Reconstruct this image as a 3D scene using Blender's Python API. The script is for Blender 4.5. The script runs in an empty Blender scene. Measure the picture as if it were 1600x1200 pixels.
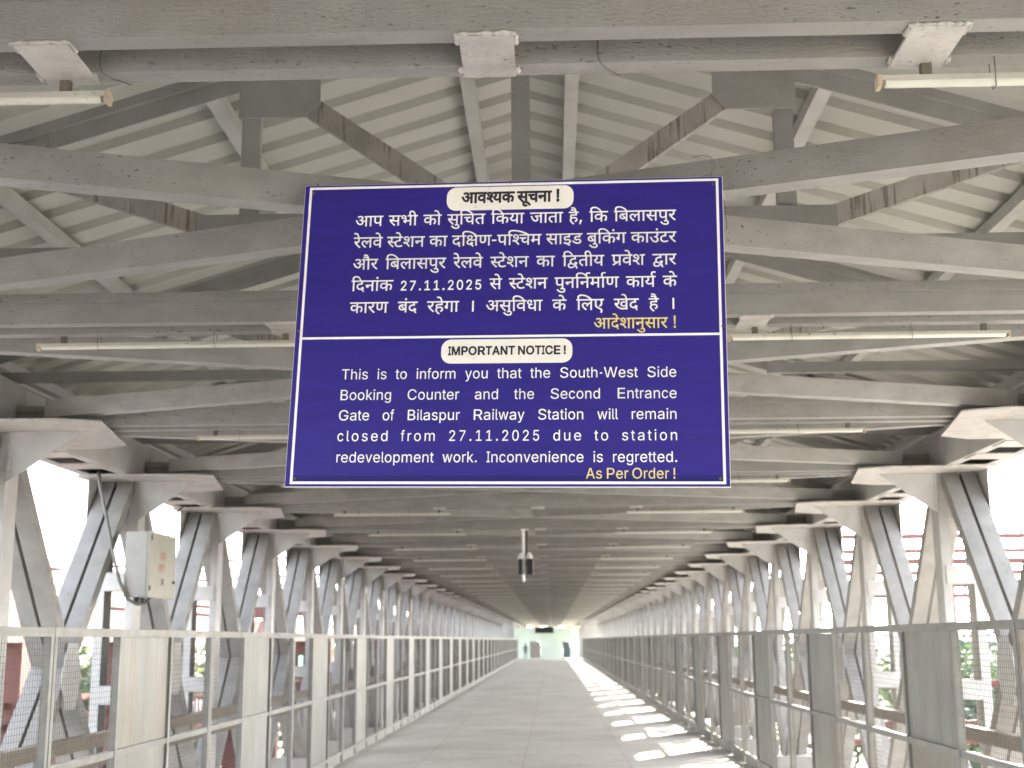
import bpy, bmesh, math, random
from mathutils import Vector, Matrix
random.seed(7)
S = bpy.context.scene
COL = S.collection
R = math.radians

# ------------------------------------------------------------------ camera
cam_d = bpy.data.cameras.new("camera")
cam = bpy.data.objects.new("camera", cam_d); COL.objects.link(cam)
RT = Vector((0.99950288, 0.03072153, -0.0070837))
UP = Vector((0.01296588, -0.19573799, 0.98057051))
FW = Vector((-0.02873808, 0.9801749, 0.19603902))
m = Matrix.Identity(4)
for r_ in range(3):
    m[r_][0], m[r_][1], m[r_][2] = RT[r_], UP[r_], -FW[r_]
m[0][3], m[1][3], m[2][3] = 0.1646, 0.0, 1.5
cam.matrix_world = m
cam_d.sensor_width = 36.0
cam_d.lens = 45.0
cam_d.clip_end = 3000
cam_d.clip_start = 0.05
cam_d.dof.use_dof = True
cam_d.dof.focus_distance = 4.9
cam_d.dof.aperture_fstop = 3.8
S.camera = cam

# ------------------------------------------------------------------ sky, sun, exposure
SUN_EL, SUN_AZ = R(28.0), R(34.0)          # azimuth measured from +Y towards +X
W = bpy.data.worlds.new("World"); S.world = W; W.use_nodes = True
nt = W.node_tree; nt.nodes.clear()
sky = nt.nodes.new("ShaderNodeTexSky"); sky.sky_type = 'NISHITA'; sky.sun_disc = False
sky.sun_elevation = SUN_EL; sky.sun_rotation = SUN_AZ
sky.air_density = 0.8; sky.dust_density = 2.6; sky.ozone_density = 1.0
bg = nt.nodes.new("ShaderNodeBackground"); bg.inputs[1].default_value = 0.15
wo = nt.nodes.new("ShaderNodeOutputWorld")
hs = nt.nodes.new("ShaderNodeHueSaturation"); hs.inputs['Saturation'].default_value = 0.30   # hazy, whitish sky
nt.links.new(sky.outputs[0], hs.inputs['Color']); nt.links.new(hs.outputs[0], bg.inputs[0]); nt.links.new(bg.outputs[0], wo.inputs[0])
sl = bpy.data.lights.new("sun", 'SUN'); sl.energy = 3.0; sl.angle = R(0.5); sl.color = (1.0, 0.90, 0.74)
sun = bpy.data.objects.new("sun", sl); COL.objects.link(sun)
sd = Vector((math.sin(SUN_AZ) * math.cos(SUN_EL), math.cos(SUN_AZ) * math.cos(SUN_EL), math.sin(SUN_EL)))
sun.rotation_euler = sd.to_track_quat('Z', 'Y').to_euler()
S.view_settings.view_transform = 'Standard'
S.view_settings.look = 'None'
S.view_settings.gamma = 1.0
S.view_settings.exposure = 4.35
S.cycles.diffuse_bounces = 6
S.cycles.max_bounces = 10
S.cycles.use_denoising = True

# ------------------------------------------------------------------ materials
def mat(name, col, rough=0.55, metal=0.0, noise=0.0, nscale=6.0, speck=0.0, speck_scale=60.0, speck_col=(0.03, 0.025, 0.02),
        bump=0.0, bscale=120.0, streak=0.0, streak_col=(0.07, 0.045, 0.03), grime=0.0, spec=0.4, stretch=(1, 1, 1), vary=0.10):
    M = bpy.data.materials.new(name); M.use_nodes = True
    t = M.node_tree; b = t.nodes["Principled BSDF"]
    b.inputs["Roughness"].default_value = rough; b.inputs["Metallic"].default_value = metal
    b.inputs["Specular IOR Level"].default_value = spec
    N, Lk = t.nodes.new, t.links.new
    tc = N("ShaderNodeTexCoord"); oi = N("ShaderNodeObjectInfo")
    mu = N("ShaderNodeMath"); mu.operation = 'MULTIPLY'; mu.inputs[1].default_value = 57.0
    Lk(oi.outputs["Random"], mu.inputs[0])
    ad = N("ShaderNodeVectorMath"); ad.operation = 'ADD'
    Lk(tc.outputs["Object"], ad.inputs[0]); Lk(mu.outputs[0], ad.inputs[1])
    sc = N("ShaderNodeVectorMath"); sc.operation = 'MULTIPLY'; sc.inputs[1].default_value = stretch
    Lk(ad.outputs[0], sc.inputs[0]); V = sc.outputs[0]
    def noi(scale, detail=4, rg=0.55):
        n = N("ShaderNodeTexNoise"); n.inputs["Scale"].default_value = scale
        n.inputs["Detail"].default_value = detail; n.inputs["Roughness"].default_value = rg
        Lk(V, n.inputs["Vector"]); return n
    def mr(src, a, b_, c=0.0, d=1.0):
        n = N("ShaderNodeMapRange"); n.inputs[1].default_value = a; n.inputs[2].default_value = b_
        n.inputs[3].default_value = c; n.inputs[4].default_value = d; Lk(src, n.inputs[0]); return n.outputs[0]
    def mix(fac, a, bcol):
        n = N("ShaderNodeMix"); n.data_type = 'RGBA'
        if isinstance(fac, float): n.inputs[0].default_value = fac
        else: Lk(fac, n.inputs[0])
        if isinstance(a, tuple): n.inputs[6].default_value = a + (1,)
        else: Lk(a, n.inputs[6])
        n.inputs[7].default_value = bcol + (1,); return n.outputs[2]
    c = tuple(col)
    if noise:
        n1 = noi(nscale); f = mr(n1.outputs[0], 0.35, 0.7)
        c = mix(f, c, tuple(x * (1 - noise) for x in col))
    if grime:
        n2 = noi(nscale * 0.35, 6, 0.7); f = mr(n2.outputs[0], 0.5, 0.75, 0, grime)
        c = mix(f, c, (0.16, 0.12, 0.075))
    if streak:
        sv = N("ShaderNodeVectorMath"); sv.operation = 'MULTIPLY'; sv.inputs[1].default_value = (42, 42, 2.2)
        Lk(V, sv.inputs[0])
        n3 = N("ShaderNodeTexNoise"); n3.inputs["Scale"].default_value = 1.0; n3.inputs["Detail"].default_value = 3
        Lk(sv.outputs[0], n3.inputs["Vector"])
        f = mr(n3.outputs[0], 0.56, 0.68, 0, streak); c = mix(f, c, streak_col)
    if speck:
        n4 = noi(speck_scale, 2, 0.5); n5 = noi(2.2, 5, 0.7)
        th = mr(n4.outputs[0], 0.65, 0.70); dn = mr(n5.outputs[0], 0.44, 0.60, 0.08, 1.0)
        mm = N("ShaderNodeMath"); mm.operation = 'MULTIPLY'; Lk(th, mm.inputs[0]); Lk(dn, mm.inputs[1])
        m2 = N("ShaderNodeMath"); m2.operation = 'MULTIPLY'; Lk(mm.outputs[0], m2.inputs[0]); m2.inputs[1].default_value = speck
        c = mix(m2.outputs[0], c, speck_col)
    if vary:
        vr = mr(oi.outputs["Random"], 0, 1, 1 - vary, 1 + vary * .6)
        vm = N("ShaderNodeVectorMath"); vm.operation = 'SCALE'
        if isinstance(c, tuple): vm.inputs[0].default_value = c
        else: Lk(c, vm.inputs[0])
        Lk(vr, vm.inputs["Scale"]); c = vm.outputs[0]
    if isinstance(c, tuple): b.inputs["Base Color"].default_value = c + (1,)
    else: Lk(c, b.inputs["Base Color"])
    if bump:
        n6 = noi(bscale, 3); bp = N("ShaderNodeBump"); bp.inputs["Strength"].default_value = bump
        bp.inputs["Distance"].default_value = 0.006; Lk(n6.outputs[0], bp.inputs["Height"]); Lk(bp.outputs[0], b.inputs["Normal"])
    return M

M = {}
GREY = (0.40, 0.405, 0.40)
M['beam'] = mat('grey_beam_paint', (0.24, 0.237, 0.228), .55, noise=.2, nscale=8, speck=.85, speck_scale=95, bump=.8, bscale=130, grime=.25, stretch=(.4, 1, 1))
M['brace'] = mat('grey_brace_paint', (0.275, 0.272, 0.262), .55, noise=.22, nscale=8, speck=.85, speck_scale=90, bump=.5, bscale=110, grime=.25, stretch=(.45, 1, 1))
M['plate'] = mat('pale_plate_paint', (0.40, 0.385, 0.37), .5, noise=.2, nscale=12, speck=1.0, speck_scale=48, bump=.5, bscale=60, grime=.5)
M['weld'] = mat('weld_bead', (0.42, 0.405, 0.385), .6, noise=.3, nscale=60, speck=.9, speck_scale=90, bump=.6, bscale=140)
M['truss'] = mat('grey_truss_paint', (0.26, 0.26, 0.252), .55, noise=.2, nscale=4, speck=.4, bump=.12, bscale=80, grime=.15)
M['rusty'] = mat('rust_streaked_paint', (0.32, 0.308, 0.29), .65, noise=.25, nscale=6, speck=.5, streak=.7, grime=.3)
M['column'] = mat('grey_column_paint', (0.33, 0.33, 0.322), .5, noise=.16, nscale=5, speck=.3, speck_scale=40, bump=.08, bscale=50, grime=.16)
M['purlin'] = mat('purlin_steel', (0.40, 0.40, 0.38), .5, noise=.15, nscale=7, grime=.2)
M['sheet'] = mat('cream_roof_sheet', (0.41, 0.41, 0.372), .45, noise=.1, nscale=2, grime=.12)
M['fence'] = mat('fence_frame_paint', (0.20, 0.197, 0.18), .55, noise=.22, nscale=9, speck=.5, speck_scale=35, grime=.6)
M['panel'] = mat('weathered_sheet_panel', (0.19, 0.193, 0.175), .5, noise=.34, nscale=3, speck=.4, speck_scale=18, grime=.85, bump=.5, bscale=4, streak=.6, streak_col=(0.12, 0.08, 0.045), vary=.16, stretch=(1, 1, .5))
M['wire'] = mat('galvanised_mesh_wire', (0.06, 0.058, 0.054), .85, noise=.2)
M['pipe'] = mat('dusty_brown_steel', (0.13, 0.11, 0.085), .7, noise=.3, nscale=12, speck=.5)
M['tube_body'] = mat('cream_tube_housing', (0.44, 0.43, 0.38), .4, noise=.12, nscale=14, speck=.7, speck_scale=40)
M['tube_glass'] = mat('unlit_tube_cover', (0.52, 0.51, 0.455), .25, noise=.06, nscale=10, speck=.3)
M['tube_cap'] = mat('peach_end_cap', (0.42, 0.34, 0.26), .5, noise=.2, nscale=40)
M['blue'] = mat('navy_vinyl', (0.025, 0.015, 0.23), .42, noise=.16, nscale=2.2, stretch=(1, 1, 9), spec=.45, vary=0, bump=.25, bscale=2.5)
M['white_vinyl'] = mat('white_vinyl', (0.88, 0.87, 0.87), .45, noise=.05, nscale=20)
M['pill'] = mat('cream_vinyl', (0.88, 0.85, 0.80), .45, noise=.06, nscale=8, speck=.25, speck_scale=25, speck_col=(.5, .3, .2))
M['yellow'] = mat('yellow_vinyl', (0.82, 0.68, 0.24), .45)
M['ink'] = mat('dark_ink', (0.02, 0.02, 0.035), .5)
M['edge'] = mat('white_sheet_edge', (0.75, 0.75, 0.75), .4)
M['diag'] = mat('grey_diagonal_paint', (0.185, 0.182, 0.172), .6, noise=.25, nscale=5, speck=.4, speck_scale=30, bump=.08, bscale=50, grime=.25)
M['box_side'] = mat('grey_cabinet_paint', (0.25, 0.25, 0.235), .45, noise=.15, nscale=5, grime=.25)
M['box_door'] = mat('beige_cabinet_paint', (0.27, 0.265, 0.215), .5, noise=.1, nscale=6, grime=.2)
M['red_ink'] = mat('faded_red_stencil', (0.30, 0.10, 0.06), .6, noise=.3, nscale=60)
M['cable'] = mat('dark_grey_conduit', (0.10, 0.10, 0.095), .55, noise=.2)
M['black'] = mat('black_plastic', (0.015, 0.016, 0.018), .4)
M['white_plastic'] = mat('white_plastic', (0.75, 0.75, 0.73), .4)
M['red'] = mat('red_oxide_paint', (0.075, 0.015, 0.012), .55, noise=.25, nscale=2, grime=.2)
M['red_pale'] = mat('faded_red_paint', (0.11, 0.03, 0.026), .6, noise=.2, nscale=2)
M['bark'] = mat('bark', (0.10, 0.075, 0.05), .8, noise=.3)
M['leaf_g'] = mat('green_leaves', (0.05, 0.075, 0.04), .6, noise=.5, nscale=.9)
M['leaf_y'] = mat('yellow_green_leaves', (0.09, 0.105, 0.045), .6, noise=.5, nscale=.9)
M['leaf_b'] = mat('blue_green_leaves', (0.045, 0.07, 0.052), .6, noise=.5, nscale=.9)
M['cloth'] = mat('dark_cloth', (0.03, 0.032, 0.04), .8)
M['skin'] = mat('skin', (0.22, 0.12, 0.075), .6)
M['hair'] = mat('black_hair', (0.012, 0.01, 0.009), .6)
M['brown'] = mat('brown_cabinet', (0.25, 0.22, 0.19), .6, noise=.1)
M['teal_dark'] = mat('dark_grey_cabinet', (0.10, 0.13, 0.13), .6, noise=.1)
M['turq'] = mat('turquoise_sheet', (0.10, 0.45, 0.38), .6)
M['wall_green'] = mat('pale_green_wall', (0.60, 0.69, 0.60), .7, noise=.15, nscale=.5)
def deck_material():
    Mt = mat('concrete_deck', (0.59, 0.575, 0.53), .6, noise=.22, nscale=.9, grime=.3, speck=.5, speck_scale=9, speck_col=(.28,.25,.21), bump=.1, bscale=30, spec=.3)
    t = Mt.node_tree; b = t.nodes["Principled BSDF"]; N, Lk = t.nodes.new, t.links.new
    src = b.inputs["Base Color"].links[0].from_socket
    tc = N("ShaderNodeTexCoord"); mp = N("ShaderNodeMapping"); mp.inputs["Location"].default_value = (0.21, 0.3, 0)
    Lk(tc.outputs["Object"], mp.inputs[0])
    br = N("ShaderNodeTexBrick"); br.offset = 0.0; br.inputs["Scale"].default_value = 1.0
    br.inputs["Brick Width"].default_value = 1.3; br.inputs["Row Height"].default_value = 3.2692
    br.inputs["Mortar Size"].default_value = 0.012; br.inputs["Mortar Smooth"].default_value = 0.3
    br.inputs[1].default_value = (1, 1, 1, 1); br.inputs[2].default_value = (.93, .93, .93, 1); br.inputs[3].default_value = (.80, .78, .74, 1)
    Lk(mp.outputs[0], br.inputs[0])
    mx = N("ShaderNodeMix"); mx.data_type = 'RGBA'; mx.blend_type = 'MULTIPLY'; mx.inputs[0].default_value = 1
    Lk(src, mx.inputs[6]); Lk(br.outputs[0], mx.inputs[7]); Lk(mx.outputs[2], b.inputs["Base Color"])
    return Mt
M['deck'] = deck_material()
M['ground'] = mat('dusty_ground', (0.27, 0.255, 0.235), .9, noise=.35, nscale=.25, grime=.3)

# ------------------------------------------------------------------ mesh helpers
class MB:
    def __init__(s): s.v, s.f, s.sm = [], [], False
    def add(s, vs, fs):
        o = len(s.v); s.v += [tuple(p) for p in vs]; s.f += [tuple(i + o for i in f) for f in fs]
    def box(s, x0, x1, y0, y1, z0, z1):
        s.add([(x0, y0, z0), (x1, y0, z0), (x1, y1, z0), (x0, y1, z0), (x0, y0, z1), (x1, y0, z1), (x1, y1, z1), (x0, y1, z1)],
              [(0, 3, 2, 1), (4, 5, 6, 7), (0, 1, 5, 4), (1, 2, 6, 5), (2, 3, 7, 6), (3, 0, 4, 7)]); return s
    def prism(s, poly, axis, a, b):
        """polygon (2-D) extruded along axis between a and b; poly coords are the two other axes in order"""
        n = len(poly)
        def mk(p, t):
            return {'x': (t, p[0], p[1]), 'y': (p[0], t, p[1]), 'z': (p[0], p[1], t)}[axis]
        vs = [mk(p, a) for p in poly] + [mk(p, b) for p in poly]
        s.add(vs, [tuple(range(n))[::-1], tuple(range(n, 2 * n))] + [(i, (i + 1) % n, n + (i + 1) % n, n + i) for i in range(n)]); return s
    def bar(s, p, q, w, h, up=(0, 0, 1), off=(0, 0)):
        """rectangular bar from p to q: w across, h along the up-ish direction"""
        p, q = Vector(p), Vector(q); d = (q - p).normalized(); u = Vector(up)
        a = d.cross(u).normalized(); c = a.cross(d).normalized()
        vs = []
        for e in (p, q):
            for (i, j) in ((-1, -1), (1, -1), (1, 1), (-1, 1)):
                vs.append(e + a * (i * w / 2 + off[0]) + c * (j * h / 2 + off[1]))
        s.add(vs, [(0, 3, 2, 1), (4, 5, 6, 7), (0, 1, 5, 4), (1, 2, 6, 5), (2, 3, 7, 6), (3, 0, 4, 7)]); return s
    def tube(s, pts, r, n=8, jitter=0.0):
        pts = [Vector(p) for p in pts]; rings = []
        ref = Vector((0, 0, 1))
        for i, p in enumerate(pts):
            d = (pts[min(i + 1, len(pts) - 1)] - pts[max(i - 1, 0)]).normalized()
            if abs(d.dot(ref)) > .95: ref = Vector((1, 0, 0)) if abs(d.x) < .9 else Vector((0, 1, 0))
            a = d.cross(ref).normalized(); c = a.cross(d)
            rr = r * (1 + random.uniform(-jitter, jitter)) if not isinstance(r, (list, tuple)) else r[i]
            rings.append([p + (a * math.cos(2 * math.pi * k / n) + c * math.sin(2 * math.pi * k / n)) * rr for k in range(n)])
        o = [v for rg in rings for v in rg]; fs = []
        for i in range(len(rings) - 1):
            for k in range(n):
                fs.append((i * n + k, i * n + (k + 1) % n, (i + 1) * n + (k + 1) % n, (i + 1) * n + k))
        fs.append(tuple(range(n))[::-1]); fs.append(tuple(range((len(rings) - 1) * n, len(rings) * n)))
        s.add(o, fs); return s
    def merge(s, o): s.add(o.v, o.f); return s
    def mesh(s, name, material, smooth=False, bevel=0.0):
        me = bpy.data.meshes.new(name); me.from_pydata(s.v, [], s.f)
        bm = bmesh.new(); bm.from_mesh(me); bmesh.ops.recalc_face_normals(bm, faces=bm.faces)
        if bevel:
            bmesh.ops.bevel(bm, geom=list(bm.edges), offset=bevel, segments=2, profile=.5, affect='EDGES')
        bm.to_mesh(me); bm.free()
        me.materials.append(material)
        if smooth:
            for p in me.polygons: p.use_smooth = True
        return me
    def build(s, name, material, parent=None, smooth=False, bevel=0.0):
        o = bpy.data.objects.new(name, s.mesh(name, material, smooth, bevel)); COL.objects.link(o)
        if parent: o.parent = parent
        return o
def tag(o, label, cat, group=None):
    o['label'] = label; o['category'] = cat
    if group: o['group'] = group
    return o
def thing(name, loc=(0, 0, 0)):
    o = bpy.data.objects.new(name, None); COL.objects.link(o); o.location = loc; o.empty_display_size = .2
    return o
def structure(o): o['kind'] = 'structure'; return o
KIDS = {}
def copy_tree(o, parent=None):
    c = o.copy(); COL.objects.link(c)
    if parent: c.parent = parent
    for ch in list(o.children): copy_tree(ch, c)
    return c
ORD = ['', 'first', 'second', 'third', 'fourth', 'fifth', 'sixth', 'seventh', 'eighth', 'ninth', 'tenth', 'eleventh', 'twelfth',
       'thirteenth', 'fourteenth', 'fifteenth', 'sixteenth']
# ------------------------------------------------------------------ layout numbers
L = 3.2692                 # bay length
Y1 = 3.317                 # front face of the first crossbeam in view
NB = 50                    # bays of the bridge
NEAR = 15                  # bays whose members carry separate parts
ZB = 3.177                 # underside of the crossbeams
def yb(i): return Y1 + (i - 1) * L
ROOF0, SL = 5.005, 0.305   # rafter underside at the ridge, roof slope

def make(name, parts, loc, bevel=0.0):
    t = thing(name, loc)
    for p in parts:
        p[1].build(p[0], M[p[2]], t, smooth=False)
    return t
def make_flat(name, parts, loc):
    """a far, tiny copy: one mesh with the same shape"""
    vs, fs, mi, keys = [], [], [], []
    for p in parts:
        o = len(vs); vs += p[1].v; fs += [tuple(i + o for i in f) for f in p[1].f]
        if p[2] not in keys: keys.append(p[2])
        mi += [keys.index(p[2])] * len(p[1].f)
    me = bpy.data.meshes.new(name); me.from_pydata(vs, [], fs)
    for k in keys: me.materials.append(M[k])
    for p, k in zip(me.polygons, mi): p.material_index = k
    bm = bmesh.new(); bm.from_mesh(me); bmesh.ops.recalc_face_normals(bm, faces=bm.faces); bm.to_mesh(me); bm.free()
    ob = bpy.data.objects.new(name, me); COL.objects.link(ob); ob.location = loc
    return ob
def series(name, parts, pos, labels, cat, group, near=NEAR):
    """one thing per position; the nearest carry parts, the farthest are single meshes"""
    near_o = far_o = None; out = []
    for n, (i, loc) in enumerate(pos):
        if i <= near:
            if near_o is None: near_o = make(name, parts, loc); o = near_o
            else: o = copy_tree(near_o); o.location = loc
        else:
            if far_o is None: far_o = make_flat(name, parts, loc); o = far_o
            else: o = far_o.copy(); COL.objects.link(o); o.location = loc
        tag(o, labels(i), cat, group); out.append(o)
    return out
def nth(i): return ORD[i] if i < len(ORD) else None

# ------------------------------------------------------------------ ground and deck
g = MB(); g.add([(-900, -200, -7), (900, -200, -7), (900, 1500, -7), (-900, 1500, -7)], [(0, 1, 2, 3)])
structure(g.build('ground', M['ground']))
d = MB(); d.box(-2.62, 2.62, -70, 103, -.2, 0)
structure(d.build('deck', M['deck']))
d = MB(); d.box(-6.5, 6.5, 103.02, 130, -.2, -.004)
structure(d.build('landing', M['deck']))

# ------------------------------------------------------------------ crossbeams
def channel(y0, x0, x1, zb, flange=.08, h=.16):
    c = MB()
    c.box(x0, x1, y0, y0 + .010, zb, zb + h)                                  # web
    c.box(x0, x1, y0 + .0102, y0 + flange, zb + .0008, zb + .011)             # lower flange
    c.box(x0, x1, y0 - .024, y0 - .0005, zb + .113, zb + h + .001)            # projecting upper lip
    c.box(x0, x1, y0 + .0102, y0 + flange, zb + h - .011, zb + h - .0008)     # upper flange
    return c
def weld(pts, r, jit=.55):
    b = MB(); P = []
    for a, e in zip(pts[:-1], pts[1:]):
        n = max(3, int((Vector(e) - Vector(a)).length / .012))
        P += [Vector(a).lerp(Vector(e), k / n) + Vector((random.uniform(-.002, .002), random.uniform(-.002, .002), random.uniform(-.0015, .0015))) for k in range(n)]
    P.append(Vector(pts[-1])); b.tube(P, r, 6, jit); return b
bp = [('channel', channel(0, -4.04, 4.04, ZB), 'beam'), ('channel', channel(.224, -4.04, 4.04, ZB), 'beam')]
for x in (-1.27, 0, 1.27):
    b = MB(); b.box(x - .078, x + .078, .022, .292, ZB - .0085, ZB - .0004); bp.append(('batten_plate', b, 'plate'))
    w = weld([(x - .082, .085, ZB - .002), (x - .084, .02, ZB - .003), (x - .06, .014, ZB - .004), (x + .06, .014, ZB - .004), (x + .083, .02, ZB - .003), (x + .082, .08, ZB - .002)], .0065)
    w.merge(weld([(x - .083, .225, ZB - .003), (x - .083, .262, ZB - .003)], .008))
    w.merge(weld([(x + .083, .225, ZB - .003), (x + .083, .262, ZB - .003)], .009))
    bp.append(('weld_bead', w, 'weld'))
series('crossbeam', bp, [(i, (0, yb(i), 0)) for i in range(1, NB + 1)],
       lambda i: ('nearest grey double crossbeam, running along the very top of the picture' if i == 1 else
                  'grey double crossbeam passing behind the upper half of the blue notice board' if i == 2 else
                  'grey double crossbeam, %s from the camera' % nth(i)) if nth(i) and i < 13 else
       'grey crossbeam in the far, blurred stretch of the ceiling', 'crossbeam', 'double crossbeams under the roof')

# ------------------------------------------------------------------ tube lights hung under the crossbeams
def tube_parts():
    h = MB(); h.prism([(.245, .018), (.245, .034), (.285, .034), (.285, .018)], 'x', 0, 1.5)
    c = MB(); n = 7
    c.prism([(.265 + .017 * math.cos(a), .0175 - .0155 * math.sin(a)) for a in [math.pi * k / n for k in range(n + 1)]], 'x', .012, 1.488)
    p = [('housing', h, 'tube_body'), ('light_cover', c, 'tube_glass')]
    for x in (-.012, 1.5):
        e = MB(); e.prism([(.243, .0005), (.243, .036), (.287, .036), (.287, .0005), (.28, -.001), (.25, -.001)], 'x', x + .0003, x + .0117); p.append(('end_cap', e, 'tube_cap'))
    for x in (.12, 1.36):
        e = MB(); e.box(x, x + .03, .252, .278, .0344, .075); p.append(('clip', e, 'pipe'))
    w = MB()
    for x in (.33, .98):
        w.tube([(x, .238, .10), (x, .239, .03), (x + .004, .25, -.003), (x + .004, .28, -.003), (x + .003, .292, .03), (x + .003, .292, .09)], .0016, 4)
    p.append(('tie_wire', w, 'cable'))
    return p
TZ = ZB - .082
for sx, wd in ((-1, 'left'), (1, 'right')):
    x0 = 1.16 if sx > 0 else -2.66
    series('tube_light', tube_parts(), [(i, (x0, yb(i), TZ)) for i in range(1, NB + 1)],
           lambda i, wd=wd: ('cream tube light under the nearest crossbeam, cut off by the %s edge of the picture' % wd if i == 1 else
                             'cream tube light under the %s crossbeam, %s of the middle' % (nth(i), wd)) if nth(i) and i < 11 else
           'unlit tube light in the far, blurred ceiling, %s of the middle' % wd, 'tube light', 'tube lights under the crossbeams')

# ------------------------------------------------------------------ roof trusses, standing over the crossbeams
def rafter(s):
    c = MB()
    def z(x, o): return ROOF0 + o - SL * x
    for (y0, y1, a, b) in ((.10, .112, 0, .155), (.068, .0995, .100, .156)):
        pts = [(s * .0, z(0, a)), (s * 4.6, z(4.6, a)), (s * 4.6, z(4.6, b)), (s * .0, z(0, b))]
        c.prism(pts, 'y', y0, y1)
    return c
tp = []
for s in (-1, 1):
    tp.append(('rafter', rafter(s), 'truss'))
for s in (-1, 1):
    b = MB(); b.prism([(s * 1.09, 4.44), (s * 1.16, 4.365), (s * 1.545, 4.365), (s * 1.545, ROOF0 + .09 - SL * 1.545), (s * 1.09, ROOF0 + .09 - SL * 1.09)], 'y', .072, .0865)
    tp.append(('gusset_plate', b, 'truss'))
    b = MB(); b.box(*sorted((s * 1.425, s * 1.53)), .10, .15, 3.81, 4.37); tp.append(('vertical', b, 'truss'))
    b = MB(); b.bar((s * 1.14, .12, 4.43), (s * .1, .12, 3.70), .05, .115, up=(0, 0, 1)); tp.append(('diagonal', b, 'rusty'))
    b = MB(); b.bar((s * 1.66, .125, 3.73), (s * 2.95, .125, 4.17), .05, .115, up=(0, 0, 1)); tp.append(('diagonal', b, 'rusty'))
    b = MB(); b.prism([(s * 2.62, 4.03), (s * 3.05, 4.03), (s * 3.05, ROOF0 + .05 - SL * 3.05), (s * 2.62, ROOF0 + .05 - SL * 2.62)], 'y', .074, .0865); tp.append(('gusset_plate', b, 'truss'))
    b = MB(); b.box(*sorted((s * 1.9, s * 4.3)), .11, .17, 3.56, 3.64); tp.append(('stub_tie', b, 'truss'))
b = MB(); b.box(-.025, .078, .113, .16, 3.78, ROOF0 + .09); tp.append(('king_post', b, 'truss'))
b = MB(); b.box(-1.74, 1.74, .085, .0945, 3.68, 3.805); b.box(-1.74, 1.74, .095, .15, 3.681, 3.69); tp.append(('bottom_chord', b, 'truss'))
series('roof_truss', tp, [(i, (0, yb(i), 0)) for i in range(1, NB + 1)],
       lambda i: ('grey roof truss with two big gusset plates, seen above the blue notice board' if i == 2 else
                  'grey roof truss over the %s crossbeam' % nth(i)) if nth(i) and i < 9 else
       'grey roof truss in the far part of the walkway', 'roof truss', 'roof trusses over the crossbeams', near=9)

# ------------------------------------------------------------------ purlins and roof
for x, lab in ((-.34, 'pale purlin just left of the ridge'), (.34, 'pale purlin just right of the ridge'), (-1.79, 'pale purlin halfway down the left roof slope'),
          (1.79, 'pale purlin halfway down the right roof slope'), (-3.2, 'pale purlin low on the left roof slope'), (3.2, 'pale purlin low on the right roof slope'),
          (-4.5, 'pale purlin along the left eave'), (4.5, 'pale purlin along the right eave')):
    z = ROOF0 + .157 - SL * abs(x)
    b = MB(); b.box(x - .045, x + .045, -70, yb(NB) + .3, z, z + .085)
    tag(b.build('purlin', M['purlin']), lab + ', running the length of the walkway', 'purlin', 'roof purlins')
roof = thing('metal_roof', (0, 0, 0)); tag(roof, 'cream ribbed metal roof covering the whole walkway', 'roof')
ZS = ROOF0 + .157 + .085 + .02
def sheet(s, y0, y1):
    prof = []; p = .36; y = y0
    while y < y1:
        prof += [(y, 0), (y + .205, 0), (y + .228, .052), (y + .337, .052)]; y += p
    b = MB(); n = len(prof); vs = []
    for x in (0.0, 4.66):
        for (yy, h) in prof: vs.append((s * x, yy, ZS - SL * x + h))
    b.add(vs, [(k, k + 1, n + k + 1, n + k) for k in range(n - 1)])
    return b
for s in (-1, 1):
    sheet(s, -70.0, yb(NB) + .4).build('roof_sheet', M['sheet'], roof)
for s in (-1, 1):
    b = MB(); x0, x1 = sorted((s * 4.605, s * 4.615)); b.box(x0, x1, -70, yb(NB) + .3, 3.44, 3.83); b.build('side_fascia', M['sheet'], roof)
b = MB(); b.prism([(-.32, ZS - SL * .32 + .06), (0, ZS + .062), (.32, ZS - SL * .32 + .06), (.32, ZS - SL * .32 + .065), (0, ZS + .068), (-.32, ZS - SL * .32 + .065)], 'y', -70, yb(NB) + .4)
b.build('ridge_cap', M['sheet'], roof)

# ------------------------------------------------------------------ ceiling X bracing
def brace_arm(p, q, dz):
    p, q = Vector(p), Vector(q); d = (q - p).normalized(); a = Vector((-d.y, d.x, 0))
    if a.y < 0: a = -a                                   # a points away from the camera
    b = MB()
    def strip(o0, o1, z0, z1):
        vs = []
        for e in (p, q):
            for (o, z) in ((o0, z0), (o1, z0), (o1, z1), (o0, z1)):
                vs.append(e + a * o + Vector((0, 0, z + dz)))
        b.add(vs, [(0, 3, 2, 1), (4, 5, 6, 7), (0, 1, 5, 4), (1, 2, 6, 5), (2, 3, 7, 6), (3, 0, 4, 7)])
    strip(0, .009, 3.2, 3.335); strip(.0092, .105, 3.2008, 3.21); strip(.0092, .105, 3.325, 3.3342)
    return b
xp = [('arm', brace_arm((-3.72, .50, 0), (3.72, L - .20, 0), 0.0), 'brace'), ('arm', brace_arm((3.72, .44, 0), (-3.72, L - .26, 0), .0035), 'brace')]
series('ceiling_brace', xp, [(i, (0, yb(i), 0)) for i in range(1, NB)],
       lambda i: ('grey X-shaped ceiling bracing whose arms spread to both sides of the blue notice board' if i == 1 else
                  'grey X-shaped ceiling bracing between the %s and %s crossbeams' % (nth(i), nth(i + 1))) if i < 9 else
       'grey X-shaped ceiling bracing in the far part of the walkway', 'bracing', 'X bracing between the crossbeams')

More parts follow.
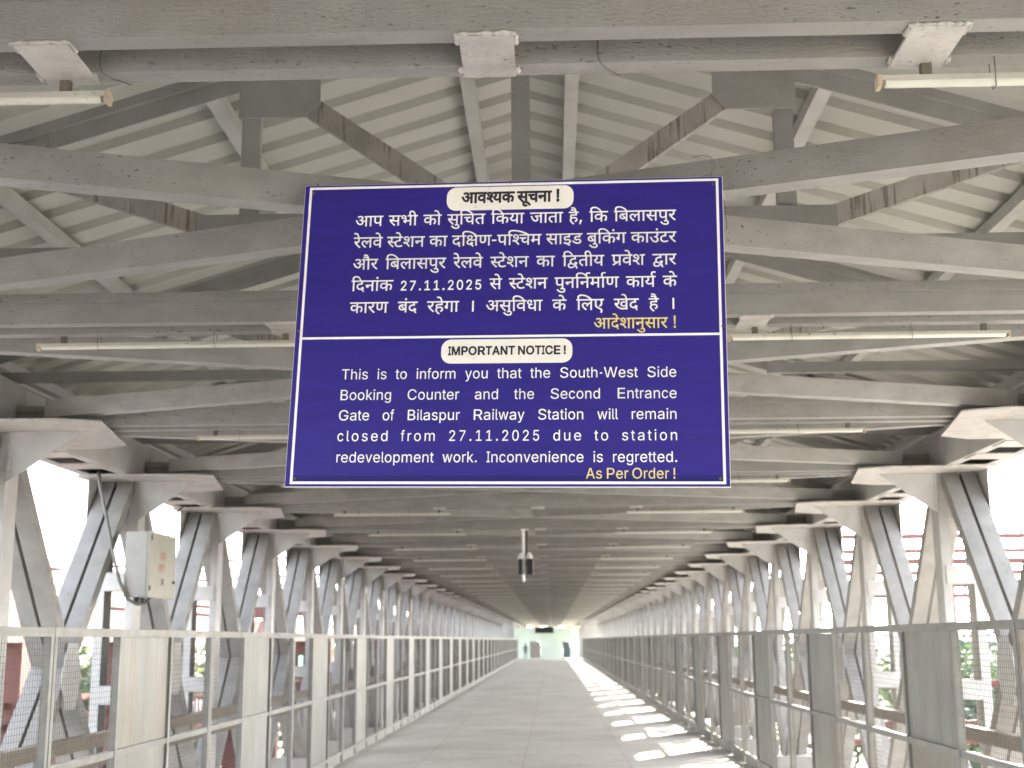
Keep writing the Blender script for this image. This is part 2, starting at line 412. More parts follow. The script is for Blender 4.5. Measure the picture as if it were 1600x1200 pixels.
# ------------------------------------------------------------------ side trusses: columns, chords, diagonals
def column_parts(s):
    def bx(b, x0, x1, *r):
        x0, x1 = sorted((s * x0, s * x1)); return b.box(x0, x1, *r)
    P = []
    a = MB(); bx(a, 4.10, 4.111, 0, .24, -.6, 3.134); bx(a, 4.1115, 4.19, .0005, .0115, -.6, 3.134); bx(a, 4.1115, 4.19, .2285, .2395, -.6, 3.134); P.append(('leg', a, 'column'))
    a = MB(); bx(a, 4.489, 4.50, 0, .24, -.6, 3.134); bx(a, 4.41, 4.4885, .0005, .0115, -.6, 3.134); bx(a, 4.41, 4.4885, .2285, .2395, -.6, 3.134); P.append(('leg', a, 'column'))
    for z in (2.02, .89, -.2):
        a = MB(); bx(a, 4.135, 4.465, -.011, -.0005, z, z + .185); P.append(('batten_plate', a, 'column'))
        a = MB(); bx(a, 4.135, 4.465, .2402, .251, z, z + .185); P.append(('batten_plate', a, 'column'))
    a = MB(); a.prism([(s * 3.52, 3.134), (s * 3.93, 2.84), (s * 4.085, 2.745), (s * 4.102, 2.745), (s * 4.102, 3.134)], 'y', -.016, -.004); P.append(('bracket', a, 'column'))
    a = MB(); bx(a, 4.192, 4.408, .09, .10, 2.69, 3.133); P.append(('diaphragm', a, 'column'))
    a = MB(); bx(a, 4.5005, 4.512, -.36, .58, 2.69, 3.133); P.append(('gusset_plate', a, 'column'))
    a = MB(); a.prism([(s * 3.22, -.42), (s * 3.42, .78), (s * 3.7, .95), (s * 4.6, .95), (s * 4.6, -.55), (s * 3.5, -.55)], 'z', 3.136, 3.148); P.append(('horizontal_gusset', a, 'plate'))
    a = weld([(s * 4.075, -.018, 2.77), (s * 4.075, -.018, 3.12)], .006); a.merge(weld([(s * 4.118, -.006, 2.72), (s * 4.118, -.006, 3.12)], .006)); P.append(('weld_bead', a, 'weld'))
    return P
def diag_parts(s):
    P = []
    for nm, (p, q), dx in (('falling_diagonal', ((.28, 3.10), (L + .04, -.6)), 0), ('rising_diagonal', ((.20, -.6), (L - .02, 3.10)), .004)):
        for x0 in (4.14 + dx, 4.322 + dx):
            b = MB(); xc = s * (x0 + .08)
            b.bar((xc, p[0], p[1]), (xc, q[0], q[1]), .15, .12, up=(0, -1, 0)); P.append((nm, b, 'diag'))
    yc = (L + .2) / 2
    b = MB(); x0, x1 = sorted((s * 4.126, s * 4.137)); b.prism([(yc - .24, 1.18), (yc - .12, .92), (yc + .12, .92), (yc + .24, 1.18), (yc + .12, 1.5), (yc - .12, 1.5)], 'x', x0, x1); P.append(('gusset_plate', b, 'column'))
    return P
def chord_parts(s):
    P = []
    def bx(x0, x1, *r):
        b = MB(); x0, x1 = sorted((s * x0, s * x1)); b.box(x0, x1, *r); return b
    b = bx(4.05, 4.062, 0, L - .004, 3.152, 3.51); b.merge(bx(4.0625, 4.16, 0, L - .004, 3.1525, 3.164)); P.append(('channel', b, 'column'))
    b = bx(4.538, 4.55, 0, L - .004, 3.152, 3.51); b.merge(bx(4.44, 4.5375, 0, L - .004, 3.1525, 3.164)); P.append(('channel', b, 'column'))
    P.append(('cover_plate', bx(4.04, 4.56, 0, L - .004, 3.5105, 3.521), 'column'))
    for k in range(3):
        y = 1.0 + k * .78; P.append(('batten_plate', bx(4.08, 4.52, y, y + .34, 3.141, 3.152), 'plate'))
    return P
for s, wd, first in ((-1, 'left', 3), (1, 'right', 3)):
    series('truss_column', column_parts(s), [(i, (0, yb(i), 0)) for i in range(2, NB + 1)],
           lambda i, wd=wd: 'grey battened steel column on the %s side under the %s crossbeam' % (wd, nth(i)) if nth(i) and i < 10 else
           'grey battened column in the far part of the %s side' % wd, 'column', 'battened columns of the side trusses')
    series('side_brace', diag_parts(s), [(i, (0, yb(i), 0)) for i in range(2, NB)],
           lambda i, wd=wd: 'double-bar X bracing of the %s side between the %s and %s columns' % (wd, nth(i - 1), nth(i)) if i < 9 else
           'X bracing in the far part of the %s side' % wd, 'bracing', 'X bracing of the side trusses')
    series('top_chord', chord_parts(s), [(i, (0, yb(i) + .14, 0)) for i in range(1, NB)],
           lambda i, wd=wd: 'grey box chord with slotted underside above the %s columns, %s bay' % (wd, nth(i)) if nth(i) and i < 8 else
           'grey box chord in the far part of the %s side' % wd, 'chord', 'top chords of the side trusses', near=8)
    b = MB(); x0, x1 = sorted((s * 4.08, s * 4.52)); b.box(x0, x1, 2, yb(NB), -.95, -.62)
    tag(b.build('bottom_chord', M['column']), 'grey box chord at floor level along the foot of the %s columns' % wd, 'chord')
    for z, h in ((.57, .12), (.40, .05)):
        b = MB(); x0, x1 = sorted((s * 3.98, s * 4.07)); b.box(x0, x1, 3, 98, z, z + h)
        tag(b.build('guard_rail', M['pipe']), ('thick upper' if h > .1 else 'thin lower') + ' dusty brown rail fixed along the %s columns' % wd, 'rail')
cg = MB(); cg.box(-4.05, 4.05, .02, .22, -.6, -.21)
series('floor_girder', [('floor_girder', cg, 'column')], [(99, (0, yb(i), 0)) for i in range(2, 9)],
       lambda i: 'grey cross girder carrying the deck below the fences', 'girder', 'cross girders under the deck')

# ------------------------------------------------------------------ fences along the walkway
MW = 1.0897
def mesh_panel(y0, y1, z0, z1, pitch=.031, r=.0008):
    b = MB()
    n = int((y1 - y0) / pitch); 
    for k in range(1, n):
        y = y0 + (y1 - y0) * k / n; b.box(-r, r, y - r, y + r, z0, z1)
    n = int((z1 - z0) / pitch)
    for k in range(1, n):
        z = z0 + (z1 - z0) * k / n; b.box(-r + .0028, r + .0028, y0, y1, z - r, z + r)
    return b
def fence_parts(s):
    P = []
    def bx(x0, x1, *r):
        b = MB(); x0, x1 = sorted((s * x0, s * x1)); b.box(x0, x1, *r); return b
    P.append(('top_rail', bx(-.024, .024, .004, L - .004, 1.535, 1.583), 'fence'))
    P.append(('middle_rail', bx(-.018, .018, .05, L - .05, .815, .855), 'fence'))
    P.append(('bottom_rail', bx(-.018, .018, .05, L - .05, .09, .13), 'fence'))
    k_ = bx(-.012, .012, .10, MW - .07, .004, .0895)
    for q in (bx(-.012, .012, MW + .05, 2 * MW - .06, .004, .0895), bx(-.012, .012, 2 * MW + .06, L - .11, .004, .0895)): k_.merge(q)
    P.append(('kick_plate', k_, 'fence'))
    for y in (.006, L - .046): P.append(('post', bx(-.022, .022, y, y + .04, 0, 1.5345), 'fence'))
    for y in (MW, 2 * MW): P.append(('post', bx(-.0225, .0225, y - .022, y + .022, .1305, 1.5345), 'fence'))
    for z0, z1 in ((.131, .814), (.856, 1.534)):
        P.append(('sheet_panel', bx(-.004, .004, MW + .0225, 2 * MW - .0225, z0, z1), 'panel'))
        for y0 in (.047, 2 * MW + .023):
            P.append(('wire_mesh', mesh_panel(y0, y0 + MW - .075, z0, z1), 'wire'))
    return P
for s, wd, y0 in ((-1, 'left', 6.94 - L), (1, 'right', 6.67 - L)):
    series('fence_section', fence_parts(s), [(j, (s * 2.53, y0 + (j - 1) * L, 0)) for j in range(1, 31)],
           lambda i, wd=wd: 'steel fence section with one sheet panel and wire mesh, %s along the %s side' % (nth(i), wd) if nth(i) and i < 10 else
           'fence section in the far, blurred part of the %s side' % wd, 'fence', 'fence sections along the walkway', near=12)

# the same walkway goes on behind the camera (out of the picture, it shades and reflects light)
wb = MB()
def put(parts, dy, skip=()):
    for p in parts:
        if p[0] in skip: continue
        o = len(wb.v); wb.v += [(v[0], v[1] + dy, v[2]) for v in p[1].v]; wb.f += [tuple(i + o for i in f) for f in p[1].f]
for i in range(-9, 2):
    y = yb(i)
    if i < 1: put(bp, y, ('weld_bead',)); put(tp, y); put(xp, y); put(chord_parts(-1), y + .14); put(chord_parts(1), y + .14)
    for s in (-1, 1): put(column_parts(s), y, ('weld_bead',)); put(diag_parts(s), y)
for j in range(-8, 1):
    for s, y0 in ((-1, 6.94 - L), (1, 6.67 - L)):
        o = len(wb.v); put(fence_parts(s), 0, ('wire_mesh',))
        for k in range(o, len(wb.v)): v = wb.v[k]; wb.v[k] = (v[0] + s * 2.53, v[1] + y0 + (j - 1) * L, v[2])
structure(wb.build('walkway_behind', M['column']))
GLYPH = {
 'd10@7': '1044 625 1036 629 518 628 514 620 514 553 516 547 523 544 587 543 587 370 569 364 536 359 465 357 416 362 403 373 427 394 447 422 456 440 465 475 466 504 460 536 447 566 433 587 413 606 395 617 367 629 339 636 312 639 281 639 244 635 211 627 160 608 141 597 140 593 143 583 167 520 173 519 242 547 288 555 318 554 338 548 358 537 368 521 373 502 372 480 366 463 354 445 340 436 316 426 286 420 254 417 249 414 248 406 252 350 255 337 269 334 317 340 351 308 372 277 379 261 384 236 383 211 376 191 369 180 346 167 315 160 289 161 272 165 249 175 232 185 212 202 198 218 168 262 140 311 107 384 101 388 46 369 24 360 24 352 44 308 70 256 107 195 135 159 162 132 198 106 229 90 270 77 303 73 344 75 391 88 428 108 450 129 465 156 476 197 476 237 467 273 518 272 586 281 588 -1 596 -7 676 -6 682 2 682 543 845 544 846 2 848 -4 855 -7 935 -6 941 2 941 542 943 544 1036 544 1042 546 1045 553',
 'd46@7': '482 -6 486 2 486 542 488 544 581 544 587 546 590 553 589 625 581 629 61 629 2 629 -5 626 -7 620 -7 553 -5 547 2 544 72 543 73 319 82 265 90 242 101 220 116 197 133 180 151 168 186 151 223 141 269 139 303 143 337 153 390 177 392 -3 400 -7;390 543 390 281 366 261 336 243 309 231 283 225 251 224 223 229 207 236 191 248 176 275 168 322 168 543',
 'd60@7': '696 626 689 629 2 629 -6 625 -7 553 -1 545 197 542 208 497 210 445 201 394 188 367 181 361 155 385 127 397 96 400 76 396 58 388 41 367 33 344 34 324 41 298 50 280 73 244 101 208 194 104 297 5 321 -17 329 -18 384 37 385 44 283 135 228 191 182 244 179 251 214 269 293 251 360 244 441 246 498 256 500 -1 508 -7 585 -7 593 -3 594 542 596 544 689 544 695 546 698 553 698 620;498 543 498 345 449 334 393 329 310 332 275 337 276 341 285 358 295 384 304 429 304 487 292 543',
 'd49@7': '617 -6 621 2 621 542 623 544 715 544 721 546 724 553 724 620 722 626 715 629 404 629 398 627 395 620 395 553 399 545 526 543 526 330 524 328 341 328 339 330 339 458 335 502 324 542 305 580 284 603 270 614 253 623 232 631 199 638 162 639 140 636 116 629 92 618 71 604 55 583 45 561 39 530 41 494 50 465 66 438 89 419 126 400 183 385 208 382 215 385 218 395 225 458 223 464 216 467 169 473 151 479 133 489 124 504 121 515 124 537 134 552 147 558 178 561 199 556 213 549 222 541 234 520 243 487 246 451 246 329 206 327 186 321 173 314 166 306 158 287 157 272 164 246 172 229 186 206 214 176 240 158 261 148 288 144 309 150 330 172 338 196 340 243 525 243 527 -1 535 -7',
 'd68@7': '168 -7 174 -5 177 2 177 542 179 544 271 544 277 546 280 553 279 625 271 629 168 630 151 686 128 749 104 800 82 835 57 862 31 880 -4 895 -37 902 -85 902 -129 892 -153 881 -171 870 -195 846 -213 815 -225 776 -227 734 -220 692 -207 650 -189 610 -183 608 -104 609 -100 612 -99 617 -124 678 -132 721 -132 743 -127 770 -113 797 -98 808 -84 814 -66 818 -36 816 -21 811 3 797 15 784 27 764 54 704 78 630 2 629 -4 627 -7 620 -7 553 -5 547 2 544 80 544 82 542 82 2 84 -4 91 -7',
 'd25@7': '782 626 775 629 -3 628 -7 620 -7 553 -5 547 2 544 362 544 364 542 363 261 336 237 301 214 278 203 255 197 219 195 195 200 173 211 156 223 144 240 139 254 134 281 134 301 142 332 160 358 184 372 212 381 263 384 333 374 339 378 341 389 346 450 342 460 309 466 260 471 217 470 185 465 146 452 129 444 105 429 75 400 54 364 42 326 39 277 47 232 54 213 68 188 95 156 127 135 168 119 202 112 251 112 289 120 327 137 364 159 365 -3 373 -7 453 -6 459 2 459 257 475 276 495 295 528 315 558 323 587 319 606 309 620 288 628 259 629 225 625 195 614 158 601 128 573 80 582 71 647 34 654 33 669 55 692 98 707 138 715 168 722 212 723 252 721 273 711 311 701 333 690 351 667 374 636 392 602 403 560 406 521 399 488 385 459 366 459 542 461 544 778 545 784 553 784 620',
 'd79@7': '168 -7 174 -5 177 2 177 542 179 544 271 544 277 546 280 553 279 623 271 629 169 630 135 732 106 796 91 822 70 849 50 868 34 878 15 888 -7 896 -47 903 -89 902 -136 893 -151 888 -157 880 -130 804 -125 803 -78 815 -48 816 -25 811 -8 803 9 791 27 765 41 739 57 700 79 630 2 629 -4 627 -7 620 -7 553 -5 547 2 544 82 543 82 2 84 -4 91 -7',
 'd69@7': '-461 -100 -451 -116 -419 -152 -374 -194 -325 -229 -275 -254 -224 -269 -172 -275 -118 -273 -81 -265 -61 -258 -36 -245 -13 -228 1 -213 17 -185 26 -158 29 -137 28 -109 21 -79 12 -58 -2 -36 -20 -18 -40 -5 -66 7 -91 14 -123 18 -154 17 -190 13 -217 6 -250 -5 -253 -9 -254 -14 -229 -81 -223 -85 -181 -70 -144 -64 -123 -64 -99 -69 -71 -85 -62 -100 -59 -109 -58 -125 -61 -143 -71 -163 -78 -170 -95 -179 -132 -188 -172 -189 -212 -184 -253 -171 -283 -155 -319 -129 -394 -51 -453 -90',
 'd30@7': '548 -6 552 2 552 542 554 544 647 544 653 546 656 553 656 620 654 626 647 629 2 629 -4 627 -7 620 -6 550 2 544 457 544 458 276 457 260 422 230 382 207 347 197 308 195 278 202 248 219 234 241 228 265 230 295 239 317 253 335 279 350 302 358 336 363 380 363 387 366 390 377 396 437 394 444 387 447 40 448 34 446 31 439 32 368 40 362 167 364 147 333 138 306 134 284 136 247 142 223 155 194 169 173 197 147 229 129 257 119 293 112 332 111 360 114 392 122 457 152 459 -3 467 -7',
 'i804@7': '88 -6 168 -7 174 -5 177 2 177 543 271 544 277 546 280 553 280 620 277 627 271 629 170 629 155 653 143 687 141 722 150 756 169 783 189 796 208 805 257 816 292 817 341 814 396 804 450 787 500 765 549 737 608 695 646 662 699 609 805 609 809 612 809 619 788 646 723 716 674 759 641 784 602 809 551 838 507 858 463 874 424 885 353 898 282 903 237 902 201 897 159 884 124 866 96 845 78 825 61 795 54 777 47 745 46 711 48 693 54 668 68 630 2 629 -4 627 -7 620 -7 553 -4 546 2 544 80 544 82 542 82 2',
 'd40@7': '589 626 582 629 2 629 -5 626 -7 620 -7 553 -5 547 2 544 393 543 392 407 229 405 187 400 155 392 118 376 88 356 67 333 51 304 40 269 38 231 42 203 53 169 73 131 97 96 116 74 160 32 212 -17 218 -19 275 35 277 41 271 49 226 86 187 124 162 154 148 178 135 214 133 246 139 272 149 290 175 307 210 317 261 321 391 321 393 319 394 -1 402 -7 479 -7 486 -4 488 2 488 542 490 544 582 544 588 546 591 553 591 620',
 'i684@7': '88 -6 168 -7 174 -5 177 2 177 543 271 544 277 546 280 553 280 620 277 627 271 629 170 629 157 649 144 682 141 722 147 749 163 777 175 788 198 801 219 809 247 815 267 817 314 815 367 804 411 786 446 766 487 737 527 700 560 663 601 609 687 609 689 612 689 619 671 649 610 731 562 781 537 803 509 825 469 850 427 871 392 884 344 896 300 902 252 903 219 900 179 891 141 876 106 854 89 838 71 815 61 795 54 777 47 745 46 711 48 693 54 668 68 630 2 629 -4 627 -7 620 -7 553 -4 546 2 544 80 544 82 542 82 2',
 'd51@7': '494 -6 498 2 498 542 500 544 593 544 599 546 602 553 602 620 600 626 593 629 2 629 -4 627 -7 620 -7 572 -6 550 2 544 120 544 136 518 147 494 153 466 152 441 146 421 133 400 117 389 96 378 37 359 31 352 41 305 59 255 74 227 102 188 130 163 157 147 189 134 229 126 268 125 314 131 364 148 402 166 404 -3 412 -7;402 544 402 274 373 249 328 223 305 215 271 210 238 211 208 219 181 234 161 257 145 283 139 297 179 317 199 331 218 351 226 365 241 399 246 425 246 467 238 504 223 544',
 'd66@7': '91 -7 168 -7 174 -5 177 2 177 543 271 544 277 546 280 553 280 620 277 627 271 629 182 629 2 629 -4 627 -7 620 -7 553 -4 546 2 544 80 544 82 542 82 2 84 -4',
 'd32@7': '762 626 755 629 2 629 -5 626 -7 620 -7 553 -5 547 2 544 564 543 564 448 304 448 295 441 270 386 267 378 268 374 309 343 343 307 362 274 371 244 372 218 365 190 355 175 338 166 314 160 280 164 253 177 226 198 204 225 177 269 154 314 126 381 109 428 102 432 31 408 25 401 60 309 101 226 145 160 174 129 193 113 216 99 241 87 272 77 299 73 322 73 350 77 394 93 415 106 430 120 446 143 456 164 465 207 464 239 457 270 449 291 435 317 399 364 564 362 565 2 567 -4 574 -7 654 -6 660 2 660 542 662 544 755 544 761 546 764 553 764 620',
 'd61@7': '550 627 544 629 2 629 -6 625 -7 553 -5 547 2 544 354 543 353 472 211 472 181 469 150 462 116 447 89 427 72 400 64 376 62 342 68 311 79 285 104 249 82 224 71 206 60 183 53 157 51 141 53 99 60 68 72 36 95 -4 137 -53 184 -98 244 -148 253 -147 306 -94 308 -90 303 -81 253 -43 217 -12 188 17 167 46 153 74 145 114 147 146 158 172 176 194 201 208 228 217 265 222 296 222 324 219 351 212 363 206 381 193 391 175 396 156 395 135 389 119 375 102 344 85 320 75 315 68 341 0 348 -5 381 6 407 18 435 36 460 62 474 87 484 116 488 142 486 177 473 215 459 239 439 260 410 279 387 290 366 297 334 304 302 307 237 304 184 292 169 308 159 327 156 341 159 363 165 374 174 379 197 386 440 387 446 389 449 396 449 543 544 544 550 546 553 553 553 620',
 'd76@7': '-89 611 -87 616 -89 622 -116 711 -135 759 -153 796 -168 822 -189 849 -209 868 -225 878 -244 888 -266 896 -306 903 -365 900 -410 888 -416 880 -392 810 -385 807 -340 819 -297 819 -280 815 -265 808 -252 800 -238 786 -219 756 -204 725 -221 742 -250 761 -272 771 -305 779 -340 780 -366 777 -398 769 -430 758 -433 754 -434 749 -408 679 -401 676 -364 689 -329 696 -307 696 -279 692 -255 683 -229 666 -180 609 -96 608',
 'd799@7': '43 -135 111 -136 120 -129 156 -44 190 49 206 104 198 119 190 123 97 123 89 119 65 -16 39 -127',
 'd48@7': '485 -6 489 2 489 542 491 544 583 544 589 546 592 553 592 620 590 626 583 629 2 629 -4 627 -7 620 -7 553 -5 547 2 544 393 544 394 359 394 259 366 234 244 386 286 388 361 378 366 379 369 384 371 393 376 450 374 458 368 461 349 465 281 471 224 469 175 459 139 445 103 424 81 404 63 379 48 346 40 309 39 274 44 243 59 205 72 184 96 159 125 140 150 128 177 119 227 111 290 114 334 125 393 151 395 -3 403 -7;295 199 254 191 222 192 189 201 162 216 152 226 142 244 134 277 136 310 141 326 148 340 160 356 168 360',
 'i741@7': '88 -6 168 -7 174 -5 177 2 177 543 271 544 277 546 280 553 280 620 277 627 271 629 170 629 157 649 144 682 141 722 147 749 163 777 175 788 198 801 219 809 248 815 268 817 320 815 377 805 426 788 453 775 471 766 520 735 563 700 605 658 646 609 744 609 746 612 746 619 726 647 700 682 656 731 627 759 577 800 508 844 463 865 412 883 372 893 305 902 252 903 226 901 179 891 141 876 106 854 89 838 71 815 61 795 54 777 47 745 46 711 48 693 54 668 68 630 2 629 -4 627 -7 620 -7 553 -4 546 2 544 80 544 82 542 82 2',
 'd54@7': '698 626 691 629 2 629 -5 626 -7 620 -7 553 -5 547 2 544 501 543 500 433 459 430 415 417 382 400 355 379 317 403 268 424 217 433 177 431 140 421 107 405 88 392 73 377 55 350 41 310 38 263 46 221 57 192 82 149 108 116 153 70 219 11 250 -17 257 -18 313 35 315 41 307 51 193 151 168 180 149 210 136 243 133 279 140 306 152 326 170 338 180 342 200 346 219 346 252 339 282 324 302 310 284 270 273 235 273 229 280 225 356 201 362 207 376 245 389 274 413 311 426 324 451 339 479 348 499 349 501 347 502 -1 510 -7 587 -7 594 -4 596 2 596 542 598 544 691 544 697 546 700 553 700 620',
 'd52@7': '342 -18 399 37 400 46 335 98 273 153 217 208 179 251 218 271 257 294 282 314 308 343 328 379 337 407 342 433 342 489 338 516 331 543 422 544 428 546 431 553 430 625 422 629 59 629 2 629 -5 626 -7 620 -7 553 -4 546 2 544 234 544 239 532 246 504 249 458 244 430 232 403 212 377 184 359 181 359 163 379 152 386 124 398 112 400 88 399 71 394 58 388 41 367 34 350 34 326 42 299 53 278 76 243 161 146 269 41 336 -17',
 'd75@7': '-90 610 -87 617 -102 668 -117 713 -139 768 -168 822 -182 841 -202 862 -225 878 -244 888 -266 896 -295 902 -334 903 -365 900 -396 893 -413 887 -415 879 -391 808 -388 803 -384 803 -337 815 -307 816 -279 809 -250 791 -232 765 -214 730 -173 610 -167 608 -96 608',
 'd57@7': '470 -6 474 2 474 542 476 544 569 544 575 546 578 553 577 623 569 629 2 629 -6 625 -7 553 -5 547 2 544 379 543 380 263 362 246 328 221 304 208 281 200 248 195 215 196 189 203 171 212 156 222 144 240 139 252 134 277 134 296 139 320 153 347 176 365 200 376 245 384 290 383 347 374 355 380 361 449 358 459 341 464 298 469 270 471 226 470 169 459 132 444 100 424 73 397 54 363 48 347 40 309 40 264 46 236 53 217 73 182 103 152 146 128 193 114 219 111 249 111 295 117 339 132 379 151 381 -3 389 -7',
 'd215@7': '-4 627 -7 620 -7 553 -1 545 197 542 208 497 210 445 201 394 188 367 181 361 155 385 127 397 96 400 76 396 58 388 41 367 33 344 34 324 42 296 53 275 82 232 116 190 194 104 249 49 321 -17 330 -17 384 37 385 44 270 148 218 202 178 249 213 269 293 251 360 244 449 247 484 253 492 259 486 325 484 335 479 338 393 329 331 330 275 338 285 358 295 384 304 429 304 487 291 543 401 544 407 546 410 553 409 625 401 629 2 629',
 'd35@7': '523 627 517 629 2 629 -6 625 -7 553 -1 545 283 543 282 428 242 424 198 414 156 398 119 377 92 354 69 326 54 297 44 267 39 233 41 185 49 148 64 111 89 73 111 51 147 27 174 13 203 4 247 -5 270 -7 318 -6 356 -1 404 11 453 28 482 40 487 44 488 49 462 121 455 127 373 93 316 82 271 81 252 83 222 90 195 102 171 118 148 149 139 170 135 187 133 222 139 254 151 278 168 300 193 317 229 332 255 338 295 342 369 342 376 345 378 351 378 543 522 545 526 553 526 620',
 'd58@7': '352 -7 416 36 419 40 419 47 382 97 342 144 266 220 304 247 334 278 357 313 375 352 386 389 391 426 389 475 377 523 356 563 326 596 285 621 248 634 216 639 190 639 160 635 119 620 99 607 86 594 70 568 64 552 59 526 62 489 68 470 78 449 108 412 135 394 171 378 227 366 251 363 259 369 277 438 276 443 268 447 223 451 194 458 162 475 152 490 145 511 148 533 160 550 171 555 190 559 221 557 247 547 266 534 276 522 292 488 298 455 296 411 286 373 266 336 246 314 219 296 196 285 191 285 147 311 118 320 90 320 63 310 44 294 36 276 33 249 37 232 46 214 59 201 78 191 92 186 113 182 179 186 216 153 250 117 291 68 342 -2 347 -7;512 -7 589 -7 595 -5 598 2 598 543 693 544 699 546 702 553 702 620 699 627 693 629 604 629 423 629 417 627 414 620 414 553 417 546 423 544 501 544 503 542 503 2 505 -4',
 'd44@7': '469 -6 473 2 473 542 475 544 567 544 573 546 576 553 575 623 567 629 -1 628 -7 620 -7 553 -1 545 260 544 377 543 377 377 89 376 68 372 49 363 42 356 34 340 30 324 30 311 37 284 57 246 76 223 92 208 127 187 142 182 159 181 185 190 199 202 205 211 211 237 212 291 377 290 379 -1 387 -7',
 'd42@7': '417 -63 480 -31 486 -24 444 41 420 82 451 107 461 125 466 140 468 153 467 175 461 193 449 214 425 234 404 243 382 247 366 247 348 243 332 236 319 228 312 221 305 207 299 184 302 148 248 149 204 160 189 167 167 181 153 197 142 215 133 253 135 287 145 314 166 342 189 356 221 368 251 374 300 378 374 378 381 381 383 387 384 543 532 544 540 548 541 620 537 628 371 629 2 629 -4 627 -7 620 -7 553 -5 547 2 544 287 543 287 464 220 458 165 444 147 437 115 420 97 406 77 385 55 351 43 314 39 285 39 258 44 221 55 187 67 164 80 144 103 120 138 97 190 75 234 65 271 61 338 64 369 5 405 -57 410 -64',
 'd179@7': '732 626 725 629 455 629 449 627 446 620 446 553 449 546 455 544 535 543 535 416 512 401 479 386 450 378 411 372 359 371 312 377 347 408 367 435 380 461 388 494 389 523 381 559 364 589 338 610 308 625 275 635 245 639 196 637 161 629 132 616 112 603 96 587 84 569 73 545 67 515 68 486 74 460 87 430 101 408 122 385 151 361 115 337 87 313 69 294 53 270 45 247 39 215 41 181 52 147 71 115 91 94 117 76 140 64 170 53 208 45 230 43 295 45 362 -43 386 -70 391 -71 450 -31 454 -25 452 -19 404 29 376 63 391 73 407 89 413 101 419 120 420 142 416 159 409 175 400 190 383 207 360 218 337 223 321 223 303 219 276 206 262 186 256 164 259 128 233 127 202 131 183 137 170 144 155 154 147 166 139 183 135 201 136 223 144 246 157 266 168 277 200 302 226 318 307 294 371 286 411 286 459 291 492 299 534 313 536 -1 544 -7 626 -6 630 2 630 542 632 544 725 544 731 546 734 553 734 620;227 407 196 428 172 458 162 482 160 509 167 530 179 545 200 555 229 559 256 556 278 547 292 526 296 502 290 476 277 451 255 427',
 'i882@7': '88 -6 168 -7 174 -5 177 2 177 543 271 544 277 546 280 553 280 620 277 627 271 629 170 629 155 653 143 687 141 722 150 756 169 783 189 796 211 806 258 816 295 817 351 814 409 805 479 786 534 765 590 737 643 704 676 681 705 659 762 609 883 609 887 612 887 619 864 644 797 709 761 738 693 784 652 808 587 840 498 872 436 887 373 897 316 902 252 903 201 897 161 885 134 872 106 854 81 829 70 812 57 785 49 758 46 732 48 693 54 668 68 630 2 629 -4 627 -7 620 -7 553 -4 546 2 544 80 544 82 542 82 2',
 'd39@7': '-6 625 -7 553 -5 547 2 544 70 544 72 542 73 313 79 271 93 229 109 200 121 186 140 170 173 153 211 142 266 139 318 148 354 164 375 178 390 193 406 219 413 235 421 259 426 290 427 543 545 543 546 197 547 -3 555 -7 632 -7 640 -3 641 542 643 544 735 544 741 546 744 553 744 620 741 627 735 629 2 629;168 544 332 543 331 308 324 271 310 245 295 234 284 229 259 224 231 225 216 229 196 240 185 252 178 267 171 290 167 330',
 'd800@7': '297 339 289 345 48 344 42 336 43 255 51 249 292 250 298 258',
 'd213@7': '352 -7 416 36 419 40 419 47 382 97 342 144 266 220 304 247 334 278 357 313 375 352 386 389 391 426 389 475 377 523 356 563 326 596 285 621 248 634 216 639 190 639 160 635 119 620 99 607 86 594 70 568 64 552 59 526 62 489 68 470 78 449 108 412 135 394 171 378 227 366 251 363 259 369 277 438 276 443 268 447 223 451 194 458 162 475 152 490 145 511 148 533 160 550 171 555 190 559 221 557 247 547 266 534 276 522 292 488 298 455 296 411 286 373 266 336 246 314 219 296 196 285 191 285 147 311 118 320 90 320 63 310 44 294 36 276 33 249 37 232 46 214 59 201 78 191 92 186 113 182 179 186 216 153 250 117 291 68 342 -2 347 -7',
 'i1211@7': '1216 616 1209 625 1126 680 1071 712 979 758 916 785 815 822 746 843 675 861 611 874 502 890 418 898 344 902 252 903 226 901 179 891 141 876 106 854 81 829 66 805 54 777 47 745 47 700 54 668 68 629 2 629 -4 627 -7 620 -7 553 -4 546 2 544 80 544 82 542 82 43 82 2 86 -6 168 -7 176 -1 177 542 179 544 271 544 277 546 280 553 280 620 277 627 271 629 168 629 150 664 141 703 141 722 147 749 163 777 189 796 215 807 240 813 276 817 308 817 394 814 454 808 573 790 680 764 771 734 852 701 922 667 1026 609 1208 608 1214 610 1215 612 1214 615',
 'd50@7': '512 -6 516 2 516 542 518 544 610 544 616 546 619 553 619 620 617 626 610 629 2 629 -4 627 -7 620 -6 550 2 544 117 544 119 542 119 329 81 327 55 318 38 300 32 282 33 266 41 242 50 225 71 195 96 171 123 154 148 145 164 144 180 149 190 155 205 172 213 196 215 243 420 243 422 -1 430 -7;420 543 420 329 215 329 215 543',
